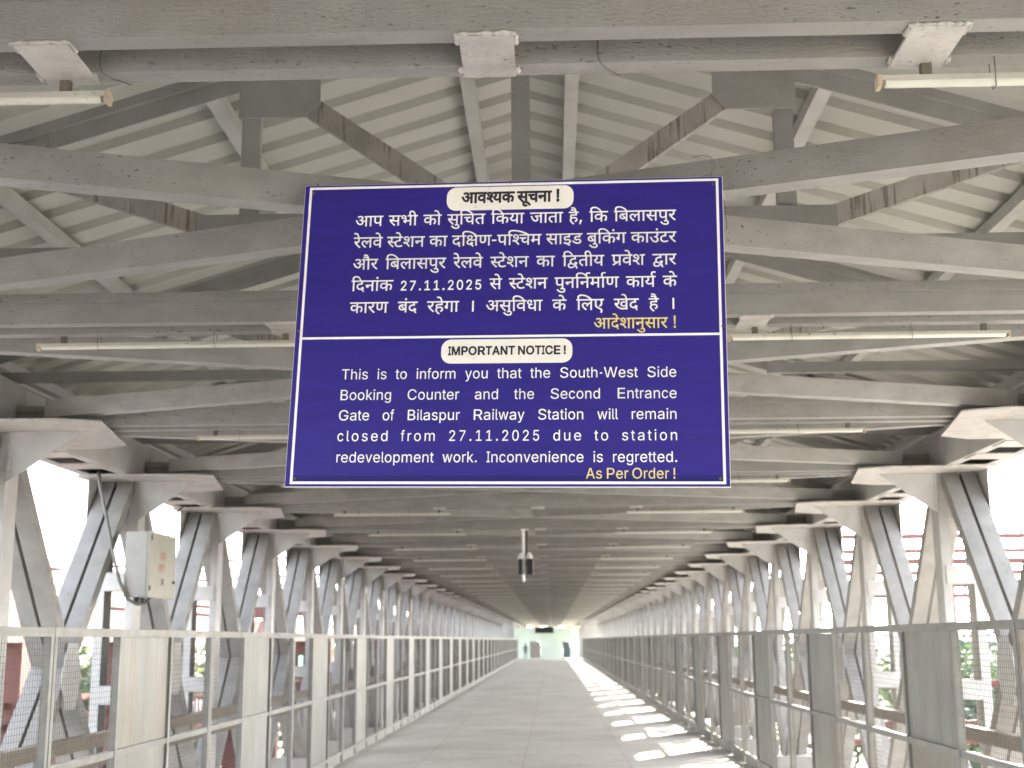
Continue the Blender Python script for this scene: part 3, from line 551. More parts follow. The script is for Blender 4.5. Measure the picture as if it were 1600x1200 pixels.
 'd11@7': '383 -116 389 -110 416 -53 421 -41 420 -37 416 -34 347 -11 315 2 358 15 384 28 405 42 424 61 436 80 447 106 454 144 452 179 441 216 426 239 401 263 374 279 337 293 300 300 259 301 212 295 174 285 154 304 144 319 137 341 138 358 146 374 159 381 178 386 393 387 399 389 402 396 402 543 503 544 509 546 512 553 511 625 503 629 2 629 -4 627 -7 620 -7 553 -4 547 2 544 307 543 306 473 183 471 152 467 113 455 82 438 70 427 59 411 51 395 45 376 43 341 53 300 70 267 111 224 157 191 163 191 186 200 217 209 258 215 283 215 310 211 326 205 339 198 353 180 359 160 358 139 351 120 334 100 304 86 261 77 209 75 195 77 155 106 134 116 107 123 88 122 69 115 52 101 43 80 41 60 47 41 52 32 73 16 117 1 175 -7 292 -73 356 -105',
 'd37@7': '596 627 590 629 2 629 -5 626 -7 620 -7 553 -5 547 2 544 394 543 393 473 270 471 239 467 200 455 169 438 157 427 146 411 138 395 132 376 130 341 140 300 157 267 190 231 220 207 249 190 289 205 333 214 370 215 406 208 428 197 441 178 445 166 446 149 440 123 427 104 408 93 388 86 364 82 321 81 285 85 249 94 225 103 192 121 159 143 124 174 86 213 81 212 25 167 20 161 20 154 83 90 117 64 161 37 199 19 227 9 286 -4 353 -7 386 -4 423 4 450 14 475 27 488 37 513 64 526 87 533 104 540 135 541 162 535 194 528 216 513 239 500 253 473 272 450 284 424 293 396 299 375 301 323 299 261 285 241 304 231 319 225 334 224 352 227 363 233 374 246 381 265 386 480 387 486 389 489 396 489 543 590 544 596 546 599 553 599 620',
 'd6@7': '-135 707 -112 710 -94 719 -81 732 -75 743 -68 766 -71 791 -81 812 -103 830 -125 837 -147 834 -168 823 -183 804 -192 778 -189 753 -177 730 -158 715',
 'd27@7': '477 -6 481 2 481 542 483 544 576 544 582 546 585 553 585 620 583 626 576 629 -3 628 -7 620 -7 553 -4 546 2 544 120 543 120 404 119 367 84 365 66 360 53 353 43 340 34 314 34 301 39 279 48 258 67 228 94 200 107 190 130 178 154 171 166 171 187 178 202 190 207 199 215 227 215 543 385 543 386 2 388 -4 395 -7',
 'd13@7': '-5 626 -7 620 -7 553 -1 545 348 544 366 533 381 516 390 499 396 479 397 454 393 434 385 417 374 402 358 392 332 381 292 373 261 371 255 369 252 362 256 303 260 289 274 287 328 294 365 260 389 226 399 205 404 189 407 149 401 122 387 100 358 86 340 82 311 81 278 89 260 98 236 114 203 149 167 205 136 267 107 340 101 344 29 320 23 313 46 255 78 188 119 120 158 72 200 35 229 18 254 7 306 -6 341 -7 361 -5 389 1 417 11 433 19 458 36 478 58 495 90 505 129 505 176 498 209 483 245 453 289 417 327 440 344 460 365 479 399 488 426 492 457 490 488 482 514 468 544 561 544 567 546 570 553 570 620 568 626 561 629 2 629',
 'd24@7': '938 -5 941 2 941 542 943 544 1036 544 1042 546 1045 553 1045 620 1043 626 1036 629 933 630 899 732 870 796 841 841 810 871 772 891 741 900 717 903 658 900 627 893 613 888 608 885 608 879 630 813 633 808 638 807 671 817 693 820 726 819 750 812 771 800 788 782 804 756 820 726 780 757 741 774 708 780 683 780 647 775 600 760 592 757 589 751 615 679 622 676 659 689 694 696 716 696 744 692 762 686 789 670 809 651 825 630 523 629 516 626 514 620 514 553 516 547 523 544 587 543 587 370 585 368 526 358 465 357 416 361 404 372 404 375 426 393 438 407 455 438 465 475 466 504 464 521 456 548 440 578 413 606 385 622 360 631 333 637 281 639 250 636 218 629 160 608 143 600 140 593 164 523 172 519 203 533 253 550 288 555 310 555 338 548 358 537 365 527 372 509 373 487 367 465 357 448 340 436 323 428 293 421 254 417 249 414 248 406 252 350 255 337 269 334 317 340 338 322 362 294 377 266 384 236 383 211 378 195 369 180 346 167 330 162 315 160 289 161 261 169 244 178 211 203 183 238 140 311 107 384 99 388 27 363 23 355 46 303 74 249 107 195 135 159 162 132 186 113 220 94 251 82 303 73 336 74 375 82 406 95 433 112 450 129 465 156 473 180 477 208 476 237 467 273 518 272 586 281 588 -1 596 -7 673 -7 679 -5 682 2 682 543 845 543 846 2 848 -4 855 -7 932 -7',
 'd529@7': '587 -145 591 -138 589 -130 510 78 534 93 551 109 564 135 568 154 567 175 561 193 549 214 525 234 504 243 482 247 466 247 448 243 432 236 419 228 412 221 405 207 399 184 401 148 373 147 332 152 307 159 290 167 268 181 257 193 240 225 234 253 234 270 240 302 250 322 266 342 291 357 321 368 359 375 400 378 474 378 480 380 483 387 483 543 637 545 641 553 641 620 639 626 632 629 56 629 2 629 -5 626 -7 620 -7 553 -1 545 386 544 388 542 387 464 343 461 304 455 274 447 239 433 197 406 177 385 161 360 146 325 139 285 141 239 153 192 113 173 90 158 73 142 54 115 46 99 37 72 33 45 34 12 45 -27 58 -53 73 -72 95 -92 137 -115 160 -123 192 -130 213 -132 256 -131 308 -121 352 -103 408 -65 456 -19 512 -171 521 -171;412 63 385 30 365 10 339 -11 297 -35 258 -47 218 -49 197 -46 173 -38 157 -30 143 -20 133 -3 128 11 126 25 127 48 132 64 139 78 153 93 172 105 208 119 245 96 290 78 354 65',
 'i589@7': '91 -7 168 -7 174 -5 177 2 177 543 271 544 277 546 280 553 280 620 277 627 271 629 170 629 162 640 146 675 141 703 143 736 150 756 157 769 175 788 196 800 215 808 265 817 319 812 344 804 372 790 407 766 427 747 464 704 524 609 587 608 593 610 595 617 577 656 552 700 530 736 478 802 442 837 416 857 390 872 359 886 318 898 292 902 252 903 201 897 159 884 134 872 106 854 78 825 66 805 56 783 49 758 46 732 47 700 51 678 68 630 2 629 -5 626 -7 620 -7 553 -5 547 2 544 80 544 82 542 82 2 84 -4',
 'd274@7': '587 627 581 629 2 629 -5 626 -7 620 -7 553 -5 547 2 544 70 544 72 542 72 336 77 286 90 242 110 205 133 180 165 161 194 150 42 59 39 53 40 49 61 19 85 -15 91 -19 96 -19 390 179 392 -3 400 -7 477 -7 484 -4 486 2 486 542 488 544 581 544 587 546 590 553 590 620;390 543 390 281 370 264 337 244 310 232 288 226 251 224 230 227 207 236 191 248 176 275 168 322 168 543',
 'i559@7': '91 -7 168 -7 174 -5 177 2 177 543 271 544 277 546 280 553 280 620 277 627 271 629 170 629 162 640 146 675 141 703 143 736 150 756 157 769 176 788 196 800 218 809 265 817 312 813 335 805 362 790 394 766 411 748 450 695 500 609 557 608 563 610 565 617 548 657 504 738 475 782 445 818 420 843 400 859 364 880 335 892 290 902 252 903 219 900 179 891 141 876 121 865 96 845 71 815 54 777 46 732 47 700 51 678 68 630 2 629 -5 626 -7 620 -7 553 -5 547 2 544 80 544 82 542 82 2 84 -4',
 '2@16': '82 -12 94 -16 554 -16 563 -13 570 -5 572 80 569 89 561 96 253 99 423 280 485 353 507 384 530 422 547 460 556 495 559 516 559 552 553 587 539 625 519 660 489 693 455 717 417 736 374 748 340 753 291 752 242 742 215 732 186 717 152 693 119 656 96 613 84 575 78 528 81 514 91 506 181 505 190 508 197 516 201 549 208 572 217 590 227 605 240 617 261 629 299 640 327 641 357 636 378 629 404 614 417 601 431 577 438 555 440 533 437 505 428 478 416 455 392 419 330 347 79 74 76 65 76 2',
 '7@16': '134 -14 235 -16 249 -10 533 555 573 635 575 642 575 726 572 735 564 742 197 744 91 744 79 740 73 726 73 648 76 639 84 632 438 629 125 7 125 -5',
 '.@16': '218 52 218 67 214 85 201 110 177 130 146 141 127 141 110 137 84 123 65 99 58 83 55 66 54 57 58 36 65 20 73 7 94 -10 111 -18 128 -22 145 -22 162 -18 187 -5 208 21 214 35',
 '1@16': '570 -12 576 2 576 76 570 90 558 94 414 94 412 96 412 726 408 738 394 744 277 742 116 625 111 618 108 609 110 507 117 499 126 496 133 499 154 513 289 613 289 96 287 94 112 94 103 91 97 85 94 76 94 2 98 -10 112 -16 558 -16',
 '0@16': '305 753 248 742 218 730 196 718 170 700 147 678 113 630 84 568 64 492 55 421 54 322 60 258 77 179 98 124 115 92 134 63 174 23 194 10 227 -7 260 -18 284 -23 319 -26 342 -25 370 -22 403 -14 422 -7 453 9 483 30 506 53 534 93 550 123 564 157 583 226 593 300 595 393 588 471 571 548 555 592 543 617 513 665 474 704 444 723 422 734 397 743 361 751;320 641 348 639 370 632 384 625 412 603 428 580 447 542 462 494 470 447 474 395 474 332 467 259 455 208 440 169 418 132 393 108 377 99 359 92 328 87 289 92 263 104 237 124 214 158 198 194 185 240 177 294 174 343 175 407 181 465 193 518 209 560 230 595 253 618 283 634',
 '5@16': '531 741 522 744 143 744 129 738 124 720 83 377 82 368 85 360 91 354 100 351 185 341 192 343 211 354 236 365 282 377 327 378 368 367 405 344 422 325 435 303 449 262 451 216 442 175 435 159 424 140 397 113 374 100 355 93 329 88 302 88 272 94 247 105 228 117 212 134 200 156 190 191 184 197 175 200 89 200 77 196 71 182 72 168 78 138 86 114 99 88 116 62 142 35 157 23 193 2 218 -9 252 -19 290 -25 323 -26 363 -22 400 -13 430 -1 454 12 486 34 506 53 530 83 551 122 563 154 572 196 574 249 567 297 556 333 538 371 518 402 493 429 456 456 415 476 378 487 341 492 302 491 256 481 215 464 214 467 234 629 529 632 537 639 540 648 540 726 537 735',
 'i725@7': '88 -6 168 -7 174 -5 177 2 177 543 271 544 277 546 280 553 280 620 277 627 271 629 170 629 157 649 144 682 141 722 147 749 163 777 175 788 198 801 219 809 248 815 268 817 318 815 373 805 433 782 464 766 510 736 552 700 591 661 633 609 728 609 730 612 730 619 711 648 684 684 644 730 614 760 563 803 500 844 447 869 404 884 346 897 303 902 252 903 219 900 179 891 141 876 106 854 89 838 71 815 61 795 54 777 47 745 46 711 48 693 54 668 68 630 2 629 -4 627 -7 620 -7 553 -4 546 2 544 80 544 82 542 82 2',
 'd181@7': '26 875 6 886 -37 899 -70 903 -109 902 -136 897 -170 885 -200 868 -221 847 -235 822 -244 794 -247 772 -246 741 -239 708 -230 682 -207 632 -194 610 -188 608 -110 608 -103 612 -103 619 -122 650 -140 685 -151 721 -153 737 -152 763 -147 779 -135 800 -115 813 -87 820 -48 817 -3 800 2 800 5 805 27 870',
 'd104@7': '196 -7 273 -7 279 -5 282 2 282 620 280 626 273 629 196 629 190 627 187 620 187 2 189 -4',
 'd9@7': '784 626 777 629 523 629 517 627 514 620 514 553 516 547 523 544 587 543 587 370 564 363 509 357 465 357 418 361 403 373 438 407 455 438 465 475 466 504 460 536 447 566 433 587 419 601 395 617 367 629 339 636 312 639 281 639 250 636 218 629 177 615 143 600 140 592 164 525 170 519 242 547 277 554 310 555 333 550 348 543 361 534 370 516 373 502 372 480 366 463 354 445 340 436 316 426 286 420 254 417 249 414 248 406 252 350 255 337 269 334 317 340 342 318 369 282 379 261 384 236 384 219 379 197 370 181 365 177 346 167 330 162 315 160 289 161 272 165 251 174 232 185 212 202 183 238 140 311 107 384 103 388 98 388 27 363 23 356 38 320 70 256 94 216 121 176 162 132 208 100 239 86 270 77 303 73 344 75 375 82 413 99 439 117 450 129 459 144 470 169 476 197 477 228 467 273 518 272 586 281 588 -1 596 -7 673 -7 679 -5 682 2 682 542 684 544 777 544 783 546 786 553 786 620',
 'i726@7': '88 -6 168 -7 174 -5 177 2 177 543 271 544 277 546 280 553 280 620 277 627 271 629 170 629 157 649 144 682 141 722 147 749 163 777 175 788 198 801 219 809 248 815 268 817 318 815 369 806 421 788 466 765 512 735 550 703 589 664 634 609 729 609 731 612 731 619 712 648 684 685 642 733 608 766 561 805 525 829 487 851 445 870 408 883 369 893 303 902 252 903 226 901 179 891 141 876 106 854 89 838 71 815 61 795 54 777 47 745 46 711 48 693 54 668 68 630 2 629 -4 627 -7 620 -7 553 -4 546 2 544 80 544 82 542 82 2',
 'd43@7': '529 -6 533 2 533 542 535 544 628 544 634 546 637 553 637 620 635 626 628 629 385 629 377 625 376 553 378 547 385 544 436 544 438 542 438 248 427 235 405 217 363 193 335 184 305 180 271 181 249 186 228 196 212 208 203 225 198 246 199 268 207 289 215 301 232 312 251 320 268 324 286 326 324 325 331 328 334 339 340 399 338 406 317 411 273 412 221 404 184 412 168 417 151 427 138 439 128 458 125 468 123 481 124 505 130 524 138 539 157 554 172 560 191 561 204 558 212 554 221 538 223 521 218 504 205 484 205 478 261 442 272 437 285 448 301 472 311 493 317 516 318 539 313 562 307 576 296 594 266 618 235 632 199 639 159 637 125 627 93 610 65 583 48 554 38 524 35 502 38 459 48 428 66 397 88 375 113 358 136 345 118 315 105 271 105 231 116 191 133 160 154 138 166 129 201 111 249 98 301 96 351 102 396 117 437 137 439 -3 447 -7',
 'i848@7': '88 -6 168 -7 174 -5 177 2 177 543 271 544 277 546 280 553 280 620 277 627 271 629 170 629 155 653 143 687 141 722 150 756 169 783 189 796 208 805 258 816 294 817 346 814 406 804 465 787 517 766 572 737 632 698 682 658 734 609 849 609 853 612 853 619 831 645 768 709 712 755 668 785 604 823 561 844 482 873 437 885 360 898 314 902 252 903 201 897 161 885 134 872 106 854 81 829 70 812 57 785 49 758 46 732 48 693 54 668 68 630 2 629 -4 627 -7 620 -7 553 -4 546 2 544 80 544 82 542 82 2',
 'd19@7': '440 -190 451 -177 474 -134 490 -87 493 -42 490 -21 483 1 464 35 430 67 389 94 262 167 227 189 204 205 183 232 172 263 168 299 167 542 169 544 386 543 386 360 381 324 373 307 360 291 342 282 304 272 300 265 316 193 322 186 358 190 402 206 432 226 456 257 472 294 478 322 481 357 481 437 481 543 566 544 572 546 575 553 575 620 569 628 2 629 -4 627 -7 620 -7 553 -4 546 2 544 70 544 72 542 73 280 82 229 97 193 118 162 161 125 206 97 330 24 368 -1 383 -15 394 -37 396 -48 395 -69 389 -88 361 -142 370 -151 435 -189',
 'd26@7': '839 625 831 629 -3 628 -7 620 -7 553 -3 545 195 544 200 535 206 512 210 475 210 445 207 419 198 386 183 361 180 361 170 373 147 389 134 395 112 400 88 399 66 392 58 388 41 367 33 343 35 319 44 292 67 253 129 176 200 108 258 67 280 54 327 32 360 20 410 7 456 1 505 0 537 3 574 10 613 22 640 33 641 2 647 -6 732 -6 736 2 736 542 738 544 831 544 837 546 840 553;640 543 641 284 631 274 608 260 576 245 544 239 515 240 489 247 466 259 452 278 445 300 444 325 449 348 459 368 471 379 491 389 519 396 553 397 608 387 614 389 618 402 623 459 622 466 617 469 573 478 518 480 479 475 452 467 424 454 390 429 369 400 361 383 351 348 349 308 355 274 372 235 389 211 423 184 456 168 498 158 536 157 569 161 605 171 640 186 641 126 615 112 564 94 506 86 439 89 377 103 334 121 276 156 215 208 178 250 226 280 254 306 277 338 290 366 301 406 305 442 303 496 292 544',
 'd790@7': '173 119 152 102 142 76 140 45 144 25 150 11 165 -7 174 -12 196 -20 221 -20 245 -12 264 4 272 20 276 32 278 63 274 83 268 97 256 112 246 118 222 127 202 128;236 194 244 198 246 213 270 712 268 718 261 721 183 721 155 720 149 712 174 203 176 197 183 194',
 'd10@36': '1069 638 1054 653 1036 658 515 657 499 650 492 641 487 631 485 556 463 596 431 629 396 649 347 664 312 668 281 668 236 663 176 646 131 626 118 616 114 608 113 596 111 594 112 585 138 512 142 504 155 494 165 490 178 490 250 519 288 526 310 526 322 523 335 517 341 510 344 488 341 476 331 464 319 458 301 452 249 446 239 442 224 427 219 406 225 335 232 319 244 310 254 306 310 308 333 284 347 262 354 242 355 219 352 206 347 200 333 193 315 189 299 189 274 195 241 215 221 236 193 277 160 336 132 397 116 413 106 417 93 417 16 389 8 385 -3 370 -5 364 -4 358 -6 355 -1 336 36 258 62 212 98 158 129 125 153 101 183 81 209 67 243 54 274 47 303 44 336 45 383 54 421 70 446 85 473 111 484 129 497 158 503 182 506 208 505 242 557 247 558 2 562 -14 572 -28 588 -35 673 -36 691 -31 706 -16 711 2 711 513 713 515 815 515 817 513 818 -6 825 -22 837 -31 847 -35 932 -36 950 -31 965 -16 970 2 970 513 972 515 1044 516 1054 520 1066 529 1071 539 1074 553 1074 620;493 529 505 520 512 517 556 515 558 513 558 392 520 387 465 386 460 388 482 427 490 451 495 488',
 'd57@36': '481 -32 489 -28 498 -16 503 2 503 513 505 515 577 516 587 520 599 529 604 539 607 553 607 620 604 634 599 644 585 654 569 658 -6 657 -22 650 -31 638 -35 628 -36 553 -31 535 -22 523 -6 516 71 515 349 515 351 513 351 494 347 492 285 499 241 500 184 493 152 484 117 469 82 447 56 422 37 394 27 374 14 332 10 296 11 264 18 228 26 206 47 168 79 134 104 117 135 101 175 88 219 82 263 83 303 89 350 104 351 2 354 -12 359 -22 373 -32 389 -36 465 -36;351 345 351 274 332 258 303 240 286 232 264 226 225 224 193 233 174 246 169 255 164 271 164 302 173 325 181 334 193 341 208 348 245 355 290 354',
 'd213@36': '365 -33 434 13 445 27 448 35 446 40 449 43 447 48 448 52 445 60 409 110 355 173 312 215 352 254 374 285 397 328 412 372 420 426 419 467 409 519 391 561 369 594 344 619 317 637 270 658 216 668 164 665 116 651 81 630 63 612 48 590 34 553 30 509 34 481 41 459 53 434 63 418 90 389 120 369 163 350 226 336 197 317 153 340 111 350 77 347 48 335 35 327 21 312 8 284 4 249 7 231 16 208 23 196 41 178 69 163 91 156 113 153 167 156 173 153 199 129 241 83 328 -29 344 -36;265 477 247 477 220 481 192 491 181 498 176 508 174 519 177 526 190 530 207 530 232 522 252 505 261 488',
 'd51@36': '507 -31 522 -16 527 2 527 513 529 515 601 516 611 520 623 529 628 539 631 553 631 620 628 634 623 644 609 654 593 658 2 658 -12 655 -22 650 -31 638 -35 629 -36 553 -32 537 -22 523 -12 518 2 515 104 515 117 491 123 472 124 449 121 437 117 428 109 418 78 402 22 384 10 375 3 360 2 351 7 321 22 269 42 224 69 182 103 147 133 127 159 114 201 101 243 96 282 97 322 103 373 120 374 2 377 -12 382 -22 396 -32 412 -36 489 -36;373 515 373 287 329 256 307 246 281 240 248 239 224 244 211 250 193 263 179 283 217 308 241 333 256 358 268 388 275 425 276 457 266 515',
 'd25@36': '-31 638 -36 620 -35 545 -28 529 -12 518 2 515 333 515 335 513 334 491 274 499 231 500 193 496 150 485 114 469 91 455 78 445 48 413 27 375 19 353 11 312 11 265 19 224 36 184 52 159 77 133 102 116 129 102 160 91 202 83 239 82 273 86 306 95 334 107 335 2 338 -12 343 -22 355 -31 365 -35 450 -36 464 -33 474 -28 483 -16 487 -6 489 247 513 272 544 290 569 294 588 286 593 277 598 262 600 225 591 180 575 142 548 97 545 89 547 85 544 80 547 77 545 72 551 58 567 46 636 7 657 4 673 11 681 19 704 57 722 94 738 141 748 187 752 225 751 264 746 296 734 332 713 369 685 397 647 419 605 432 560 435 528 431 488 419 488 514 775 515 791 519 799 523 808 535 813 553 812 628 808 638 799 650 789 655 775 658 2 658 -16 653;335 345 335 275 318 260 286 239 269 231 252 226 219 224 193 233 175 247 168 260 164 274 163 301 170 323 177 334 188 341 205 349 236 355 277 354',
 'd60@36': '719 644 705 654 689 658 2 658 -14 654 -28 644 -33 634 -36 620 -36 553 -31 535 -16 520 2 515 176 514 180 488 181 445 174 408 145 422 112 429 80 427 51 417 40 411 23 394 11 372 4 344 6 316 14 287 25 265 50 226 78 190 171 86 268 -8 309 -43 325 -47 340 -44 348 -40 407 19 414 33 412 37 415 41 412 46 414 51 407 65 301 158 251 209 230 234 285 223 360 215 408 215 469 220 470 2 475 -16 490 -31 508 -36 593 -35 603 -31 615 -22 620 -12 623 2 623 513 625 515 697 516 707 520 719 529 724 539 727 553 727 620 724 634;469 514 469 368 434 361 393 358 331 359 319 360 319 362 330 405 334 442 334 474 330 514',
 'd70@36': '179 -197 177 -192 180 -188 178 -184 179 -180 176 -172 149 -131 118 -92 63 -36 43 -20 3 5 -46 28 -106 43 -145 47 -175 47 -233 38 -262 28 -288 14 -310 -1 -335 -27 -352 -55 -362 -80 -368 -109 -369 -136 -365 -166 -355 -197 -346 -215 -331 -238 -313 -257 -284 -277 -251 -292 -222 -299 -186 -304 -160 -304 -106 -296 -48 -277 -35 -267 -29 -253 -29 -235 -55 -162 -59 -154 -72 -144 -82 -140 -95 -140 -133 -154 -165 -160 -192 -159 -218 -149 -223 -135 -221 -117 -213 -106 -196 -98 -169 -93 -133 -94 -99 -102 -63 -120 -34 -141 -13 -161 26 -208 53 -248 61 -256 74 -262 90 -263 105 -256 165 -219 176 -205',
 'd30@36': '561 -31 576 -16 581 2 581 513 583 515 655 516 671 523 680 535 685 553 685 620 681 636 671 650 661 655 647 658 -6 657 -22 650 -31 638 -35 628 -36 553 -33 539 -22 523 -12 518 2 515 428 515 429 358 428 273 404 253 371 234 354 228 329 224 308 224 291 228 267 242 261 252 257 266 260 294 271 312 297 326 336 334 388 335 398 339 410 348 418 369 425 438 420 456 411 468 403 472 387 476 365 477 40 477 29 475 17 469 10 463 3 447 2 371 5 357 16 341 32 334 115 333 109 311 105 284 108 239 114 215 130 179 141 161 179 124 200 111 230 97 270 86 305 82 332 82 368 86 400 94 428 105 429 2 432 -12 437 -22 451 -32 467 -36 543 -36',
 'd44@36': '480 -32 488 -28 497 -16 502 2 502 513 504 515 575 516 585 520 597 529 602 539 605 553 605 620 600 638 585 653 567 658 2 658 -9 656 -21 650 -28 644 -33 634 -36 620 -35 545 -31 535 -22 523 -12 518 2 515 158 515 348 515 349 406 89 405 67 402 49 396 31 386 19 374 10 358 3 338 1 324 3 296 9 275 19 253 44 215 83 178 118 159 140 153 159 152 180 156 198 164 222 184 231 200 236 214 241 262 348 262 349 2 353 -14 363 -28 379 -35 464 -36',
 'd66@36': '91 -36 176 -35 192 -28 202 -14 206 2 206 513 208 515 282 517 294 523 301 529 308 545 308 628 304 638 295 650 285 655 271 658 182 658 -6 657 -22 650 -31 638 -35 628 -36 553 -33 539 -28 529 -16 520 -6 516 51 515 53 513 53 2 57 -14 65 -26 75 -32',
 'd790@36': '142 134 129 120 119 100 111 63 111 45 116 17 130 -13 147 -30 159 -37 181 -46 203 -50 223 -49 246 -43 275 -26 287 -14 296 2 304 24 307 45 307 63 302 91 288 121 274 135 251 148 215 157 180 153 158 144;236 165 250 168 260 173 270 187 274 203 299 712 296 726 291 736 284 742 272 748 183 750 158 750 140 745 125 730 120 712 144 213 149 187 153 179 165 170 183 165',
 'n@2': '515 -1 516 353 510 410 497 451 487 471 472 494 456 511 438 525 403 542 367 552 336 555 300 553 258 542 228 527 201 507 181 483 164 455 163 547 76 547 75 175 75 0 79 -2 166 -1 167 339 171 368 179 393 199 428 217 445 247 461 278 470 300 472 327 470 349 464 379 449 398 430 415 396 422 368 424 346 424 0 428 -2',
 'y@2': '70 -200 99 -208 118 -210 155 -209 184 -203 209 -193 231 -180 252 -161 267 -142 281 -118 297 -83 537 544 533 548 442 548 437 545 319 217 291 126 280 90 261 161 244 213 125 546 121 548 26 547 26 542 33 524 233 -2 209 -69 198 -90 184 -109 164 -121 148 -126 120 -126 93 -120 89 -122 67 -196',
 'o@2': '265 553 214 541 171 520 134 493 110 467 96 446 71 397 56 347 49 292 51 225 62 170 79 125 106 79 143 40 181 15 227 -4 276 -13 335 -12 385 0 427 20 460 43 483 66 503 94 526 137 544 195 551 258 549 312 537 373 520 417 492 464 460 498 420 525 400 535 372 545 323 554;286 472 322 471 362 460 394 441 410 425 430 394 442 367 454 321 458 284 456 232 447 189 432 150 418 126 399 104 374 87 349 76 314 69 286 69 247 77 222 89 193 112 172 143 160 169 150 200 143 242 142 283 146 321 157 364 174 401 195 431 224 453 250 465',
 '-@2': '484 349 480 353 165 353 161 349 161 272 165 268 480 268 484 272',
 'h@2': '77 730 75 726 76 -1 163 -2 167 0 168 350 174 379 182 400 199 428 212 441 234 455 249 462 278 470 300 472 344 466 365 457 379 449 394 435 405 418 417 390 424 346 424 287 425 -1 512 -2 516 2 516 366 510 412 493 461 469 498 448 518 427 531 403 542 377 550 352 554 324 555 300 553 269 546 246 537 228 527 197 503 167 461 167 728 163 730',
 's@2': '350 544 308 553 263 555 223 551 180 539 148 524 113 499 93 476 76 443 69 417 67 396 71 359 84 326 95 308 110 292 139 272 181 253 318 218 340 210 359 200 371 189 378 177 383 164 385 147 382 130 373 111 360 97 343 86 323 77 282 68 261 67 229 70 204 77 187 85 172 94 155 113 136 154 52 134 55 116 62 97 74 74 90 51 109 33 130 19 167 1 211 -10 271 -14 320 -9 363 3 403 23 435 47 458 77 473 109 480 143 480 165 474 196 466 216 457 232 432 259 398 280 367 293 238 326 209 336 180 352 173 359 164 377 160 395 161 409 165 422 174 439 188 452 208 463 250 475 295 475 320 469 336 462 355 449 364 439 388 399 469 420 466 431 455 456 427 497 411 512 391 525',
 'u@2': '76 547 75 185 82 131 97 88 118 53 150 23 188 4 224 -6 270 -9 303 -5 335 5 356 15 381 31 404 55 427 91 428 -1 515 -1 516 371 516 546 512 548 425 547 424 209 421 184 413 156 405 139 391 117 370 98 342 84 319 77 295 74 263 76 239 83 212 97 193 116 177 147 169 177 167 195 167 546 163 548',
 'a@2': '485 -1 485 393 481 418 471 449 453 482 427 510 388 533 359 544 338 549 303 554 270 555 215 548 185 540 156 528 114 502 82 468 69 446 58 423 64 420 143 394 146 395 163 423 178 439 203 455 223 464 248 471 280 474 309 472 329 467 350 458 367 447 385 419 394 385 394 358 388 344 378 338 353 330 234 315 170 302 130 288 99 272 69 244 59 228 49 206 43 178 42 142 50 100 62 73 72 57 96 30 118 15 141 3 181 -10 207 -14 238 -15 275 -11 303 -3 329 9 353 24 372 42 394 72 396 70 397 -1;393 267 394 184 390 165 382 144 372 125 361 111 341 94 325 85 302 75 258 67 232 67 199 73 176 82 160 93 152 99 141 118 135 138 134 154 140 182 150 200 161 210 188 224 224 235 336 251 367 258',
 'T@2': '368 -2 372 2 372 643 598 644 600 648 600 726 596 730 278 730 48 730 46 726 46 648 50 644 275 643 275 2 279 -2',
 'd@2': '535 730 449 730 445 728 444 460 441 461 412 502 393 520 368 536 349 545 327 551 277 555 251 553 215 545 177 529 137 502 112 476 92 446 73 408 56 352 49 295 49 248 55 196 70 141 90 99 116 62 147 31 189 6 215 -4 239 -10 290 -14 332 -9 368 6 401 29 414 43 440 81 446 82 448 80 449 -1 533 -2 537 0 537 726;307 69 274 70 246 77 221 89 194 110 175 137 157 176 146 220 142 259 143 301 149 340 159 373 173 403 194 432 221 453 247 465 281 472 317 471 349 463 369 453 395 434 415 406 430 374 441 335 446 294 446 251 441 210 429 167 414 136 397 111 366 87 342 76',
 'e@2': '305 555 263 553 236 548 208 539 180 526 140 499 118 477 88 433 74 404 62 370 53 329 49 291 49 247 53 209 61 172 72 140 88 107 118 64 142 41 172 21 204 5 242 -7 270 -12 316 -14 372 -7 421 10 458 31 491 61 513 94 527 127 521 130 465 146 442 152 439 151 428 129 414 108 402 97 378 83 334 70 288 69 244 79 208 97 182 121 168 143 157 166 146 203 142 234 144 241 532 241 536 243 535 318 526 375 517 403 505 431 483 468 449 503 424 520 402 532 351 549;142 320 151 364 168 401 194 435 220 453 236 461 279 472 298 473 328 470 365 457 386 444 400 430 416 407 429 379 440 339 441 319',
 'f@2': '119 -2 203 -2 207 2 207 468 329 469 333 473 333 544 331 548 208 549 207 608 212 634 224 658 236 667 249 673 272 678 297 678 331 671 355 742 354 749 337 755 307 762 282 764 235 760 209 752 187 742 166 729 149 713 133 690 124 671 118 651 115 627 114 549 12 548 8 546 9 470 113 469 115 467 115 2',
 'i@2': '163 548 79 548 75 544 75 2 79 -2 163 -2 167 2 167 544;59 702 59 685 62 675 70 659 92 641 118 633 140 636 162 647 178 667 184 685 185 700 182 711 173 729 153 745 131 753 112 753 86 743 70 727 64 717',
 't@2': '306 0 309 5 290 78 239 73 209 80 197 87 191 97 182 128 182 468 293 470 294 546 290 548 183 549 182 676 178 678 120 678 94 678 90 674 89 549 12 548 8 544 9 470 88 469 90 467 90 120 96 87 105 64 119 41 137 23 166 6 195 -4 234 -9 273 -7',
 'W@2': '961 729 866 730 862 726 739 247 707 101 673 247 546 729 442 730 438 726 318 272 279 100 248 239 122 726 118 730 24 729 40 665 222 -1 330 -2 334 2 464 482 492 609 523 472 650 1 655 -2 759 -2 764 5',
